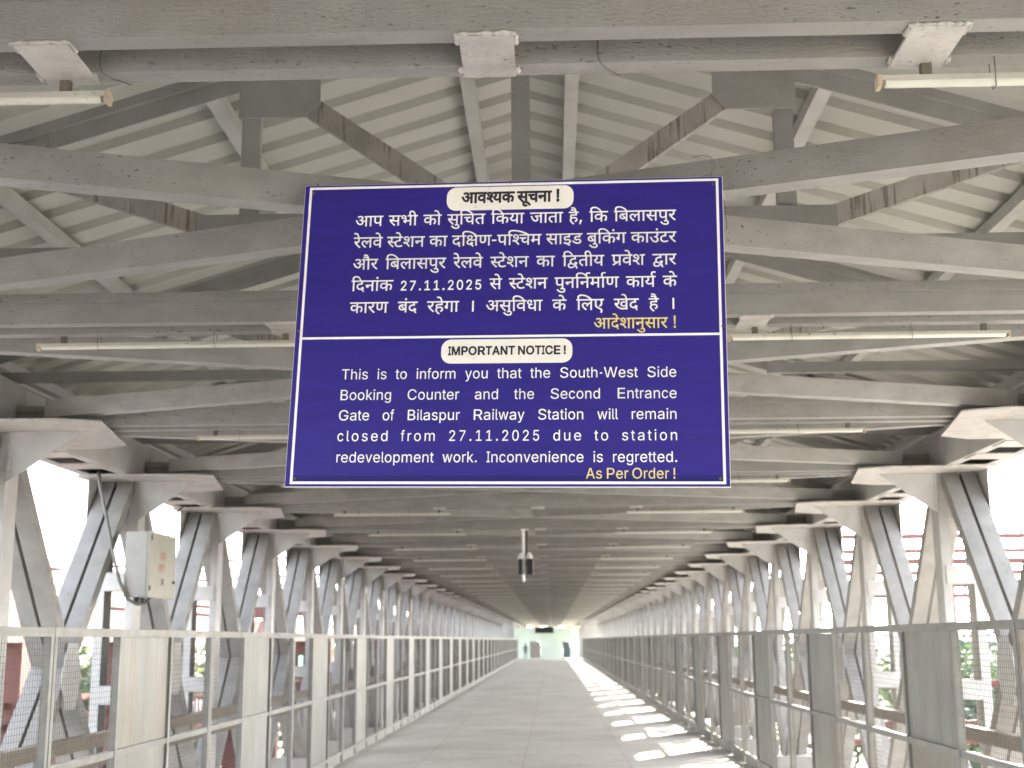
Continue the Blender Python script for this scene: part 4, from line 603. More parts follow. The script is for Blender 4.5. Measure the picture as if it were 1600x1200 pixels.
 'S@2': '362 738 306 739 265 734 216 720 176 701 140 676 109 642 90 607 77 562 76 513 87 469 105 435 138 401 180 374 221 355 367 311 426 289 463 267 478 251 488 230 493 201 490 175 478 145 462 122 435 102 410 89 376 78 344 73 313 72 276 76 242 85 212 99 191 113 171 138 161 158 152 192 56 191 55 184 59 159 73 117 94 80 114 57 139 36 178 14 221 -2 264 -11 313 -15 380 -11 429 0 480 22 518 47 551 83 569 115 578 138 585 168 587 186 586 222 575 265 565 285 550 308 522 336 481 362 445 379 394 397 291 426 238 446 199 470 184 486 175 505 170 525 171 556 178 578 194 605 213 622 243 638 273 648 306 653 342 653 380 647 409 637 433 624 449 613 466 591 476 570 484 542 576 543 575 568 562 610 545 641 516 674 481 699 446 717 404 731',
 'm@2': '800 -1 801 380 796 422 787 452 776 475 763 496 741 519 709 539 681 550 661 555 631 558 598 556 564 548 532 534 504 516 486 499 466 471 455 452 438 488 418 516 390 538 362 551 341 556 312 558 281 554 249 543 215 523 193 502 176 477 166 458 164 547 76 547 75 2 79 -2 166 -1 167 100 167 355 170 378 180 408 203 442 225 457 242 465 266 472 286 474 309 472 328 467 345 459 369 441 383 418 391 392 392 0 396 -2 483 -1 484 367 490 398 500 420 510 436 523 449 538 458 552 465 577 472 599 474 622 472 652 463 680 447 695 427 707 393 709 376 709 0 713 -2',
 'r@2': '77 -2 163 -2 167 0 167 351 172 378 182 402 205 433 226 447 249 458 275 465 294 467 326 466 352 462 356 464 355 553 322 556 278 553 244 542 212 524 187 500 166 464 164 466 163 547 79 548 75 546 75 2',
 'g@2': '536 548 450 547 449 462 447 460 443 461 415 500 397 518 369 536 347 546 308 554 261 554 219 546 192 536 166 522 140 504 122 487 103 464 85 434 72 406 61 374 53 337 49 298 49 253 58 189 71 149 84 122 115 77 149 47 192 24 218 15 246 9 299 7 348 16 380 32 398 44 414 60 440 97 445 98 446 -24 440 -55 431 -76 415 -99 384 -120 358 -129 314 -137 262 -135 220 -123 181 -99 146 -57 72 -104 87 -128 114 -157 153 -184 173 -194 209 -207 267 -217 329 -217 360 -213 404 -202 429 -192 462 -174 485 -155 504 -133 518 -109 526 -91 534 -62 538 -31 538 544;309 472 341 466 367 455 390 440 414 410 429 381 441 342 447 297 447 257 443 222 434 187 420 156 404 132 380 112 352 98 319 90 281 90 246 96 219 108 200 120 175 150 161 176 149 212 142 264 143 305 148 338 160 377 174 405 188 426 208 445 237 461 273 471',
 'k@2': '77 730 75 726 75 0 79 -2 163 -2 167 0 167 200 222 252 422 -2 533 -2 536 0 445 118 293 312 519 546 516 548 408 547 177 308 168 307 167 726 163 730',
 'C@2': '533 703 487 723 444 734 404 739 339 737 295 728 253 713 217 694 172 661 140 627 115 590 92 546 76 502 63 444 58 394 58 333 63 283 74 232 92 181 120 129 152 86 194 48 239 21 293 0 355 -11 421 -10 485 4 513 15 544 31 592 66 619 95 649 142 668 188 677 228 674 231 601 231 582 230 570 194 554 162 527 130 500 111 461 92 431 83 392 78 351 80 319 87 276 105 247 123 224 144 198 180 182 209 166 252 156 298 152 341 154 412 165 472 180 514 206 560 229 589 268 618 303 635 355 648 401 649 434 644 466 634 488 624 513 609 541 583 558 558 567 541 583 497 677 498 670 532 660 561 647 589 630 618 605 649 584 669',
 'B@2': '87 729 87 -1 375 -2 411 1 452 9 482 19 507 31 540 53 557 70 572 92 589 128 599 174 599 216 591 257 579 286 557 320 527 348 494 366 452 379 494 398 522 416 545 442 553 455 564 480 571 517 569 568 561 599 554 617 532 655 505 682 475 701 441 716 399 726 345 730;184 327 380 327 420 317 456 298 472 284 488 261 500 235 506 207 506 184 500 159 485 131 473 117 455 105 438 97 392 86 368 84 184 85;184 411 184 643 342 644 374 642 418 630 446 612 461 593 471 574 478 546 478 518 473 495 463 473 449 452 437 441 400 421 360 411',
 'E@2': '537 -1 538 80 534 84 185 84 183 86 184 323 505 324 509 326 509 406 507 410 183 411 184 643 390 644 531 644 533 648 533 726 531 730 90 730 86 728 86 2 90 -2',
 'c@2': '431 519 400 535 361 548 324 554 276 554 238 548 197 534 171 520 143 501 121 480 96 446 80 418 62 371 53 330 49 292 49 248 56 193 68 151 82 119 106 79 134 48 157 30 197 7 227 -4 265 -12 308 -14 346 -10 395 4 429 21 464 46 492 77 514 116 524 144 517 147 438 169 424 137 411 116 395 100 376 88 357 79 328 71 312 69 277 70 250 76 227 86 209 97 193 112 175 138 164 159 150 200 143 242 142 283 146 321 156 361 170 394 189 424 208 443 229 456 250 465 286 472 322 471 359 461 389 445 406 430 422 406 436 376 521 401 521 406 513 426 489 468 460 499',
 'G@2': '401 739 336 737 289 727 253 714 215 694 178 668 157 648 131 617 108 580 91 545 79 513 68 472 58 394 58 333 63 283 74 231 97 169 115 136 133 108 168 69 217 33 261 11 319 -6 378 -12 425 -10 473 -1 521 16 556 35 593 62 624 95 648 132 670 182 681 226 685 260 686 364 684 368 404 368 402 364 403 284 468 283 590 282 585 232 570 188 555 161 537 137 518 120 494 105 471 94 440 84 409 79 377 78 341 82 306 92 270 109 239 130 208 164 183 207 166 252 156 298 152 341 152 386 155 421 165 472 182 519 209 566 237 597 274 622 302 635 335 645 363 649 409 648 453 638 486 623 500 614 535 584 562 543 582 498 676 498 680 500 666 550 645 594 616 636 578 673 538 699 495 719 447 733',
 'R@2': '88 730 86 726 86 0 90 -2 179 -2 183 0 183 278 185 280 353 280 491 25 501 6 508 -2 611 -2 614 0 454 297 505 325 538 355 561 388 576 426 586 476 586 530 576 580 558 622 536 655 504 684 460 708 416 722 377 728 337 730;184 643 348 644 370 642 416 630 432 622 453 608 471 584 480 565 488 537 491 508 489 475 482 447 471 424 455 403 438 391 421 382 374 369 353 367 184 368',
 'l@2': '79 730 75 726 75 113 79 82 87 59 101 34 117 18 138 6 161 -2 190 -6 224 -5 258 1 265 6 247 80 228 77 201 77 188 81 176 91 168 119 167 726 163 730',
 'w@2': '33 547 192 19 197 1 202 -2 285 -2 290 1 370 283 409 436 451 274 529 0 533 -2 620 -1 762 467 785 547 693 548 689 544 613 272 572 108 531 279 459 544 455 548 362 547 287 274 246 106 210 255 130 546 126 548',
 'p@2': '77 -206 163 -206 167 -204 168 81 172 81 197 45 216 25 248 4 287 -10 335 -14 362 -12 398 -4 437 13 475 39 500 65 520 95 541 138 556 189 563 244 563 299 557 348 543 398 522 443 496 481 459 515 419 537 374 551 321 555 297 553 270 547 241 534 211 513 198 499 171 461 166 460 164 462 163 547 79 548 75 546 75 -202;305 69 274 75 245 88 219 107 199 135 185 163 173 202 167 242 166 288 170 328 179 365 195 402 212 428 237 450 267 464 295 471 331 472 362 466 393 452 419 432 438 405 453 374 464 337 470 291 470 254 466 218 456 178 439 140 421 113 399 93 372 79 339 70',
 '1@2': '561 -1 562 76 560 80 400 80 398 82 397 729 282 730 125 614 122 609 123 511 127 511 184 553 297 638 303 639 303 82 301 80 110 80 108 76 109 -1',
 '5@2': '524 730 140 729 96 367 106 364 185 355 202 365 231 378 282 391 327 392 353 387 373 380 392 370 414 355 433 334 446 312 457 286 463 262 465 216 455 170 446 150 435 131 406 102 379 87 360 80 329 74 293 75 264 82 238 94 219 106 201 125 189 146 179 184 175 186 86 185 85 178 90 146 100 115 117 86 133 64 157 41 189 20 238 -1 273 -9 307 -12 363 -8 395 0 425 12 445 23 477 45 495 62 519 92 538 127 550 159 559 205 560 249 554 292 541 333 524 367 495 407 462 436 429 455 389 470 353 477 313 478 279 473 240 460 199 437 197 437 197 442 222 643 524 644 526 648 526 726',
 '2@2': '92 -2 554 -2 558 0 558 80 556 84 224 84 222 86 412 289 474 362 496 393 519 431 533 463 541 490 545 516 545 552 542 573 530 611 508 651 480 682 446 706 412 723 376 734 340 739 291 738 247 729 220 719 195 706 161 682 130 647 109 608 96 565 92 528 93 520 181 519 185 523 187 549 197 582 212 609 231 628 263 645 292 653 327 655 356 651 395 636 413 625 428 610 438 594 447 575 454 533 451 504 441 473 427 446 403 410 341 338 91 68 90 2',
 '0@2': '305 739 253 729 234 722 205 707 185 694 158 669 124 621 97 563 78 492 69 421 68 322 74 258 90 184 111 129 126 101 145 72 183 34 203 21 232 6 284 -9 319 -12 342 -11 370 -8 398 -1 417 6 444 20 474 41 495 62 526 107 552 164 570 231 580 314 581 393 574 471 558 543 548 572 532 608 502 656 465 693 445 706 417 721 392 730 361 737;320 655 353 652 384 641 412 623 439 589 460 547 474 501 484 447 488 395 488 332 481 259 468 203 453 164 429 123 402 97 382 86 364 79 328 73 300 75 284 79 254 93 226 115 203 149 185 189 172 235 165 276 160 343 161 407 169 477 180 523 199 571 211 593 228 615 251 634 284 649',
 '7@2': '139 -2 235 -2 239 2 561 642 561 726 557 730 186 730 88 729 87 648 89 644 458 644 460 641 138 2',
 '.@2': '204 52 201 80 190 101 168 119 146 127 127 127 115 124 93 112 76 90 69 66 68 57 71 41 76 29 84 16 103 1 128 -8 145 -8 157 -5 178 6 197 30',
 'I@2': '396 -2 398 2 397 83 271 84 269 86 269 642 271 644 396 644 398 648 398 728 394 730 45 730 43 726 44 645 170 644 172 642 172 86 170 84 45 84 43 80 43 0 47 -2',
 'v@2': '26 547 30 532 229 11 232 1 237 -2 325 -2 330 1 513 481 536 542 536 547 441 548 437 546 317 210 281 90 250 196 125 546 121 548',
 'O@2': '405 739 340 737 307 731 273 721 245 709 216 693 167 656 147 635 124 605 106 574 90 541 77 505 68 471 58 394 60 307 74 232 85 199 99 164 132 111 148 91 176 63 200 44 232 25 257 13 290 1 324 -7 361 -11 389 -12 429 -9 465 -2 496 8 544 31 581 56 607 80 644 128 660 155 676 189 697 257 705 310 707 340 705 417 697 470 689 501 674 543 660 572 628 623 585 668 534 702 512 713 470 728;400 649 448 640 488 623 527 597 557 562 582 520 595 488 603 459 612 396 612 331 605 277 589 224 568 182 538 141 499 111 461 92 414 80 366 79 319 87 278 104 250 121 230 138 201 174 176 223 162 267 153 326 152 386 159 446 172 494 192 537 222 581 253 608 279 624 306 636 355 648',
 'A@2': '292 730 287 725 24 1 28 -2 122 -2 126 0 196 201 398 201 493 200 566 -1 662 -2 666 2 399 726 395 730;343 645 388 499 462 288 460 286 345 286 226 287 291 477',
 '!@2': '165 -5 187 7 205 29 211 50 209 77 198 100 175 119 150 127 122 124 99 110 83 88 76 64 79 40 91 17 114 -1 135 -8 153 -8;185 232 189 236 190 274 195 726 191 730 102 730 94 730 92 726 98 236 102 232',
 'P@2': '88 -2 179 -2 183 0 184 260 349 261 394 265 433 274 466 287 504 310 532 336 553 366 571 404 581 437 587 481 586 523 576 574 563 607 545 639 521 666 500 684 459 707 432 717 392 726 337 730 90 730 86 728 86 2;184 643 347 644 368 642 413 630 432 620 451 607 469 583 479 562 487 536 491 502 489 468 479 429 468 407 452 386 416 362 371 349 352 347 184 348',
 'O@40': '405 777 361 777 332 774 299 768 258 756 230 744 195 725 143 686 117 659 94 629 74 595 55 556 41 517 31 479 20 394 22 307 26 275 38 220 50 184 67 145 89 107 108 79 132 52 159 27 211 -7 242 -22 278 -35 316 -44 361 -49 389 -50 437 -46 473 -39 511 -27 551 -9 591 16 637 56 676 107 692 134 711 174 725 214 734 249 743 310 745 340 743 417 734 478 725 513 709 558 692 593 658 647 609 698 555 734 527 748 482 764 434 774;400 611 445 601 479 584 514 556 535 526 555 486 569 437 574 396 574 331 568 285 554 239 536 203 508 166 478 143 446 127 405 117 366 117 328 124 289 142 264 159 249 174 229 203 211 238 196 289 190 341 191 401 197 443 211 489 230 526 252 557 288 585 321 601 356 610',
 'T@40': '368 -40 383 -37 395 -31 406 -15 410 2 410 605 596 606 617 612 629 621 637 640 638 726 635 741 629 753 613 764 596 768 278 768 50 768 33 764 17 753 9 734 8 648 11 633 17 621 29 612 42 607 237 605 238 -6 246 -25 264 -37 279 -40',
 'E@40': '555 -34 567 -25 575 -6 576 80 570 101 561 113 551 118 534 122 221 123 222 285 505 286 522 290 538 301 546 320 547 406 544 421 538 433 526 442 513 447 222 448 221 604 223 606 529 606 544 609 556 615 565 627 570 640 571 726 568 741 562 753 550 762 537 767 90 768 75 765 63 759 52 743 48 726 48 2 51 -13 57 -25 73 -36 90 -40 534 -40',
 'A@40': '292 768 277 765 265 759 252 740 -9 22 -14 2 -11 -1 -13 -7 -8 -19 1 -31 20 -39 122 -40 139 -36 149 -31 161 -14 223 162 398 163 466 162 530 -14 535 -24 548 -34 569 -40 662 -40 677 -37 689 -31 698 -19 703 -7 703 10 431 747 422 759 403 767;343 513 408 325 345 324 279 325',
 'I@40': '411 -36 427 -25 435 -6 436 80 430 101 421 113 402 121 309 122 307 124 307 604 309 606 402 607 415 612 427 621 433 633 436 648 436 726 432 743 427 753 415 762 394 768 47 768 30 764 14 753 6 734 5 648 11 627 20 615 39 607 132 606 134 604 134 124 132 122 39 121 26 116 14 107 8 95 5 80 5 2 9 -15 14 -25 26 -34 47 -40 394 -40',
 '!@40': '193 -34 211 -23 226 -8 237 10 244 26 249 50 249 69 245 89 235 112 223 130 208 144 176 160 138 165 109 159 94 153 80 144 63 128 51 109 43 90 38 54 43 28 53 6 61 -7 77 -23 93 -33 111 -41 135 -46 153 -46 177 -41;193 195 206 200 218 209 224 221 227 236 233 663 232 734 224 753 212 762 199 767 94 767 79 764 63 753 57 741 54 726 59 245 61 228 69 209 87 197 102 194',
 'P@40': '73 -36 90 -40 179 -40 200 -34 215 -19 221 2 222 222 379 225 423 232 463 244 498 261 533 284 562 312 585 345 606 389 620 439 625 481 622 540 612 586 591 636 569 671 538 702 498 730 464 746 417 760 376 766 337 768 90 768 69 762 54 747 48 726 48 2 54 -19 63 -31;222 605 360 605 398 595 426 577 437 562 447 539 452 517 453 491 450 464 444 444 436 428 425 413 401 397 363 386 222 386',
 'N@40': '691 759 679 765 664 768 575 768 560 765 548 759 536 741 533 726 532 276 230 751 212 764 195 768 90 768 73 764 57 753 51 741 48 726 48 2 52 -15 64 -31 75 -37 90 -40 179 -40 194 -37 206 -31 218 -13 221 2 221 452 523 -24 540 -36 557 -40 664 -40 681 -36 697 -25 703 -13 706 2 706 726 702 743',
 'M@40': '840 759 828 765 813 768 685 768 668 764 652 753 642 731 453 238 257 741 251 753 235 764 218 768 90 768 73 764 57 753 51 741 48 726 49 -6 57 -25 69 -34 82 -39 174 -40 189 -37 201 -31 212 -15 216 2 216 110 217 381 373 -11 380 -25 396 -36 413 -40 490 -40 511 -34 523 -25 529 -13 684 380 684 2 688 -15 693 -25 705 -34 726 -40 821 -39 834 -34 846 -25 852 -13 855 2 855 726 851 743',
 'R@40': '69 762 54 747 48 726 48 2 54 -19 69 -34 90 -40 179 -40 194 -37 206 -31 217 -15 221 2 221 241 329 242 332 239 469 -15 481 -31 493 -37 508 -40 619 -39 638 -31 646 -21 651 -7 649 -1 652 1 650 7 651 9 642 30 506 279 543 306 576 341 593 369 602 388 618 437 625 488 625 518 621 554 607 607 590 643 566 679 528 714 498 732 475 743 424 759 377 766 337 768 90 768;222 605 361 605 401 595 429 578 439 563 447 545 452 523 453 498 446 460 439 445 428 430 401 415 365 406 222 406',
 'C@40': '499 759 452 771 404 777 339 775 276 762 238 748 210 734 171 710 148 691 106 646 77 601 48 538 31 479 22 420 20 333 26 275 38 220 54 173 80 121 115 70 156 29 200 -1 249 -25 310 -43 376 -50 429 -47 487 -35 543 -13 565 -1 601 23 644 65 663 90 681 121 695 151 706 183 714 216 714 236 707 254 695 263 674 269 585 269 568 265 558 260 549 248 529 196 503 160 474 140 446 127 418 119 392 116 360 117 331 123 307 132 275 150 254 168 237 189 219 220 211 238 195 294 190 341 191 401 201 460 215 499 241 544 274 577 308 596 329 604 356 610 401 611 433 605 467 592 498 572 515 554 532 526 549 480 558 468 570 462 585 459 674 459 695 465 709 478 715 500 704 551 689 590 660 642 635 673 593 711 554 735',
 'd26@14': '845 627 838 634 831 636 -5 634 -12 627 -14 620 -14 553 -12 546 -5 539 190 537 193 533 199 512 203 475 202 434 195 399 182 372 159 391 143 399 119 406 96 407 62 398 54 394 35 371 26 343 29 314 37 290 59 250 123 172 196 102 254 61 276 48 325 25 355 14 405 1 474 -7 505 -7 550 -2 597 9 633 22 636 -5 643 -12 650 -14 734 -12 741 -5 743 2 743 535 745 537 831 537 841 540 845 546 847 553;633 536 634 288 627 280 597 262 571 251 544 246 515 247 486 256 470 265 458 282 452 300 451 325 456 346 465 364 481 376 495 383 529 390 564 389 608 380 618 383 622 389 625 402 630 459 628 468 621 475 590 483 546 487 496 485 456 476 420 460 397 445 372 419 356 390 346 359 342 329 344 291 356 250 371 222 395 195 431 171 459 159 498 151 549 151 594 160 633 174 634 132 630 128 604 115 577 105 521 94 475 93 447 95 420 99 382 109 338 127 280 162 236 198 189 247 230 274 260 302 283 334 297 364 308 406 312 442 311 487 302 536',
 'd60@14': '702 630 696 634 689 636 2 636 -5 634 -12 627 -14 553 -12 546 -5 539 192 535 201 497 203 445 195 399 182 372 156 392 132 403 112 407 96 407 71 402 54 394 35 371 26 344 27 324 34 296 44 276 67 240 95 204 188 100 290 1 320 -24 331 -24 390 33 393 41 391 48 287 141 234 195 193 242 190 248 215 262 293 244 360 237 441 239 492 247 494 -5 501 -12 508 -14 585 -14 592 -12 599 -5 601 535 603 537 689 537 699 540 703 546 705 553 705 620;491 536 491 350 442 340 393 336 320 338 288 342 287 346 303 386 312 442 311 487 302 536',
 'd52@14': '346 -24 405 33 408 41 406 48 277 159 223 212 191 248 231 270 273 297 300 322 323 354 340 390 349 433 349 489 340 536 422 537 432 540 436 546 438 553 436 627 429 634 422 636 50 636 2 636 -5 634 -12 627 -14 553 -12 546 -8 540 2 537 229 537 239 504 242 458 238 435 226 407 208 383 186 367 156 392 129 404 112 407 88 406 71 402 54 394 40 380 28 355 26 333 35 297 47 274 70 239 155 142 221 76 292 11 335 -24',
 'd179@14': '738 630 732 634 725 636 455 636 445 633 441 627 439 620 439 553 442 543 448 539 455 537 528 536 528 420 508 407 477 393 445 384 411 379 359 378 330 382 360 412 380 443 388 462 396 504 394 539 388 561 382 574 370 593 356 607 332 622 299 636 256 645 217 646 184 642 146 631 120 617 90 591 78 573 67 549 60 515 61 486 68 455 81 426 89 412 106 391 138 361 111 343 83 319 63 298 47 272 39 252 32 215 34 181 45 145 65 111 87 88 113 70 138 57 165 47 208 38 230 36 291 38 361 -52 382 -76 390 -78 396 -77 454 -37 459 -30 461 -25 458 -15 423 19 387 61 413 85 420 99 426 120 427 142 422 164 406 194 387 213 364 224 337 230 321 230 298 225 272 212 259 196 253 183 249 164 250 135 207 137 179 147 160 160 153 170 142 201 143 222 150 242 172 271 197 291 227 310 302 288 371 279 411 279 453 283 497 293 527 303 530 -5 537 -12 544 -14 628 -12 635 -5 637 2 637 535 639 537 725 537 735 540 739 546 741 553 741 620;227 416 200 434 178 462 168 487 167 509 173 526 183 539 205 549 229 552 258 548 274 541 285 524 289 502 285 483 271 455 251 433',
 'd39@14': '-12 627 -14 553 -11 543 -5 539 2 537 63 537 65 535 66 313 73 266 86 227 103 196 117 180 136 164 171 146 211 135 266 132 293 135 323 142 358 158 379 172 396 189 412 215 420 233 427 254 433 290 434 536 538 536 539 172 541 -5 548 -12 555 -14 632 -14 639 -12 646 -5 648 535 650 537 735 537 742 539 748 543 751 553 751 620 749 627 745 633 735 636 2 636 -5 634;175 537 325 536 324 308 318 275 305 250 291 240 272 233 259 231 231 232 218 236 200 246 191 256 185 269 177 296 174 330',
}
ADV = {'!': (288, 278), '-': (648, 333), '.': (269, 278), '0': (648, 556), '1': (648, 556), '2': (648, 556), '3': (648, 556), '4': (648, 556), '5': (648, 556), '6': (648, 556), '7': (648, 556), '8': (648, 556), '9': (648, 556), 'A': (690, 667), 'B': (654, 667), 'C': (730, 722), 'E': (601, 667), 'G': (746, 778), 'I': (441, 278), 'M': (903, 833), 'N': (753, 722), 'O': (765, 778), 'P': (639, 667), 'R': (644, 722), 'S': (642, 667), 'T': (646, 611), 'W': (985, 944), 'a': (562, 556), 'c': (571, 500), 'd': (612, 556), 'e': (583, 556), 'f': (370, 278), 'g': (613, 556), 'h': (591, 556), 'i': (242, 222), 'k': (549, 500), 'l': (275, 222), 'm': (876, 833), 'n': (591, 556), 'o': (600, 556), 'p': (612, 556), 'r': (376, 333), 's': (528, 500), 't': (327, 278), 'u': (591, 556), 'v': (562, 500), 'w': (818, 722), 'y': (562, 500)}
DEV = [([('D', 'd10:0 d46:1023', 1591), ('D', 'd60:0 d49:676 d68:1379', 1638), ('D', 'd25:0 d79:762', 1021), ('D', 'd60:0 d69:676 d30:935 i804:676 d40:1569', 2139), ('D', 'd25:259 i684:0 d51:1021 d66:1601', 1860), ('D', 'd32:0 d66:742 d40:1001 d66:1571', 1830), ('D', 'd61:0 d76:531 d799:531', 799), ('D', 'd25:259 i684:0', 1021), ('D', 'd48:259 i741:0 d54:830 d66:1508 d60:1767 d46:2443 d69:3011 d52:3011', 3420)], (-0.6799, 0.4803), (0.7135, 0.4781), 0.049199999999999966), ([('D', 'd52:0 d75:409 d54:409 d57:1087 d75:1643', 1643), ('D', 'd215:0 d35:389 d75:893 d58:893 d44:1573', 2128), ('D', 'd25:0 d66:762', 1021), ('D', 'd42:0 d179:779 i882:520 d39:1491 d800:2214 d46:2554 d213:3381 d30:3788 i1211:3122 d50:4422', 5020), ('D', 'd60:0 d66:676 d11:935 d37:1426', 2003), ('D', 'd48:0 d69:571 d25:830 i684:571 d6:1592 d27:1592', 2155), ('D', 'd25:0 d66:762 d13:1021 d6:1569 d35:1569 d52:2073', 2482)], (-0.6809, 0.3802), (0.7131, 0.3774), 0.04600000000000004), ([('D', 'd24:0 d52:1023', 1432), ('D', 'd48:259 i741:0 d54:830 d66:1508 d60:1767 d46:2443 d69:3011 d52:3011', 3420), ('D', 'd52:0 d75:409 d54:409 d57:1087 d75:1643', 1643), ('D', 'd215:0 d35:389 d75:893 d58:893 d44:1573', 2128), ('D', 'd25:0 d66:762', 1021), ('D', 'd529:259 i589:0 d40:879 d68:1449 d51:1708', 2288), ('D', 'd274:0 d57:568 d75:1124 d58:1124', 1804), ('D', 'd529:0 d66:620 d52:879', 1288)], (-0.6797, 0.281), (0.712, 0.2737), 0.045499999999999985), ([('D', 'd42:259 i559:0 d44:779 d66:1334 d6:1593 d25:1593', 2355), ('L', '27.11.2025'), ('D', 'd60:0 d75:676', 676), ('D', 'd215:0 d35:389 d75:893 d58:893 d44:1573', 2128), ('D', 'd46:0 d69:568 d44:568 d44:1382 i725:1123 d181:1937 d50:1937 d66:2535 d181:2794 d39:2794', 3517), ('D', 'd25:0 d66:762 d51:1021 d181:1601', 1601), ('D', 'd25:0 d75:762', 762)], (-0.6805, 0.1802), (0.7135, 0.1761), 0.04450000000000001), ([('D', 'd25:0 d66:762 d52:1021 d39:1430', 2153), ('D', 'd48:0 d6:571 d42:571', 1091), ('D', 'd52:0 d61:409 d75:940 d27:940 d66:1503', 1762), ('D', 'd104:0', 379), ('D', 'd9:0 d60:764 d69:1440 d57:1699 i726:1440 d43:2255 d66:2870', 3129), ('D', 'd25:0 d75:762', 762), ('D', 'd54:259 i848:0 d19:937', 1490), ('D', 'd26:0 d75:818 d42:818', 1338), ('D', 'd61:0 d76:531', 531), ('D', 'd104:0', 379)], (-0.6814, 0.0804), (0.7085, 0.0766), 0.044), ([('D', 'd10:0 d42:1023 d75:1543 d58:1543 d66:2223 d44:2482 d69:3037 d60:3037 d66:3713 d52:3972', 4381), ('D', 'd790:0', 383)], (0.3641, -0.0038), (0.7142, -0.0053), 0.0434), ([('D', 'd10:0 d57:1023 d213:1579 d51:1986 d25:2566', 3328), ('D', 'd60:0 d70:676 d30:676 d44:1310 d66:1865', 2124), ('D', 'd790:0', 383)], (-0.2132, 0.5809), (0.2201, 0.5774), 0.04470000000000007)]
LAT = [('This is to inform you that the South-West Side', (-0.7017, -0.2152), (0.7083, -0.2208)), ('Booking Counter and the Second Entrance', (-0.7047, -0.3056), (0.7082, -0.3116)), ('Gate of Bilaspur Railway Station will remain', (-0.705, -0.3946), (0.7081, -0.3993)), ('closed from 27.11.2025 due to station', (-0.7051, -0.4844), (0.7094, -0.4879)), ('redevelopment work. Inconvenience is regretted.', (-0.7052, -0.5748), (0.708, -0.5785)), ('As Per Order !', (0.3334, -0.6454), (0.6993, -0.6439)), ('IMPORTANT NOTICE !', (-0.2486, -0.1135), (0.251, -0.115))]
STENCIL = [('D', 'd26:0 d60:818', 1494), ('D', 'd52:0 d179:409 d39:1121', 1844)]
# ------------------------------------------------------------------ notice board
from math import sin, cos
rx_, ry_, rz_ = -0.0841, 0.0192, -0.0666
SK = 4.64 / 5.25
SLOC = (.1646 + (-0.0078 - .1646) * SK, 4.64, 1.5 + (2.7884 - 1.5) * SK)
board = thing('notice_board', SLOC)
board.matrix_world = Matrix.Translation(SLOC) @ Matrix.Scale(SK, 4) @ Matrix.Rotation(rz_, 4, 'Z') @ Matrix.Rotation(rx_, 4, 'X') @ Matrix.Rotation(ry_, 4, 'Y')
tag(board, 'large navy blue notice board with white Hindi and English lettering hanging from the ceiling', 'notice board')
BW, BH = 1.8253 / 2, 1.3543 / 2
b = MB(); b.box(-BW, BW, .0, .004, -BH, BH); b.build('blue_panel', M['blue'], board)
b = MB(); b.box(-BW - .003, BW + .003, .0045, .012, -BH - .003, BH + .003); b.build('backing_sheet', M['edge'], board)
b = MB()
for z in (-.62, 0, .62): b.box(-BW + .02, BW - .02, .0125, .037, z - .0125, z + .0125)
for x in (-.87, 0, .87): b.box(x - .0125, x + .0125, .0375, .062, -BH + .02, BH - .02)
b.build('support_frame', M['fence'], board)
bl = MB(); T = .0011
def fr(x0, x1, z0, z1): bl.box(x0, x1, -T, -.0001, z0, z1)
fr(-.893, .897, .658, .669); fr(-.893, .897, -.668, -.657); fr(-.893, -.882, -.6565, .6575); fr(.886, .897, -.6565, .6575)
bl.build('border_line', M['white_vinyl'], board)
b = MB(); b.box(-.8815, .8855, -T, -.0001, -.0385, -.0285); b.build('divider_line', M['white_vinyl'], board)
b = MB(); b.box(-.8815, .8855, -.0006, -.0001, -.655, -.632); b.build('deep_blue_band', mat('deep_blue_vinyl', (.012, .01, .13), .4), board)  # darker blue strip just above the lower border line
def rounded(x0, x1, z0, z1, r):
    p = []
    for cx, cz, a0 in ((x1 - r, z1 - r, 0), (x0 + r, z1 - r, 90), (x0 + r, z0 + r, 180), (x1 - r, z0 + r, 270)):
        for k in range(9):
            a = R(a0 + k * 90 / 8); p.append((cx + r * cos(a), cz + r * sin(a)))
    return p
for z0, z1 in ((.5445, .6535), (-.152, -.046)):
    b = MB(); b.prism(rounded(-.278, .276, z0, z1, .042), 'y', -T, -.0001); b.build('title_plate', M['pill'], board)

def decode(txt):
    out = []
    for c in txt.split(';'):
        t = [int(v) for v in c.split(' ')]; out.append(list(zip(t[::2], t[1::2])))
    return out
CACHE = {}
def glyph_mesh(key, bold):
    """filled outline of one glyph (1000 units per em), optionally thickened by an offset"""
    if (key, bold) in CACHE: return CACHE[(key, bold)]
    cu = bpy.data.curves.new('g', 'CURVE'); cu.dimensions = '2D'; cu.fill_mode = 'BOTH'
    for c in decode(GLYPH['%s@%d' % (key, bold)]):
        sp = cu.splines.new('POLY'); sp.points.add(len(c) - 1); sp.use_cyclic_u = True
        for p, (x, y) in zip(sp.points, c): p.co = (x / 1000, y / 1000, 0, 1)
    o = bpy.data.objects.new('g', cu); COL.objects.link(o)
    dg = bpy.context.evaluated_depsgraph_get(); dg.update()
    me = bpy.data.meshes.new_from_object(o.evaluated_get(dg))
    vs = [tuple(v.co) for v in me.vertices]; fs = [tuple(p.vertices) for p in me.polygons]
    bpy.data.objects.remove(o); bpy.data.curves.remove(cu); bpy.data.meshes.remove(me)
    CACHE[(key, bold)] = (vs, fs); return vs, fs
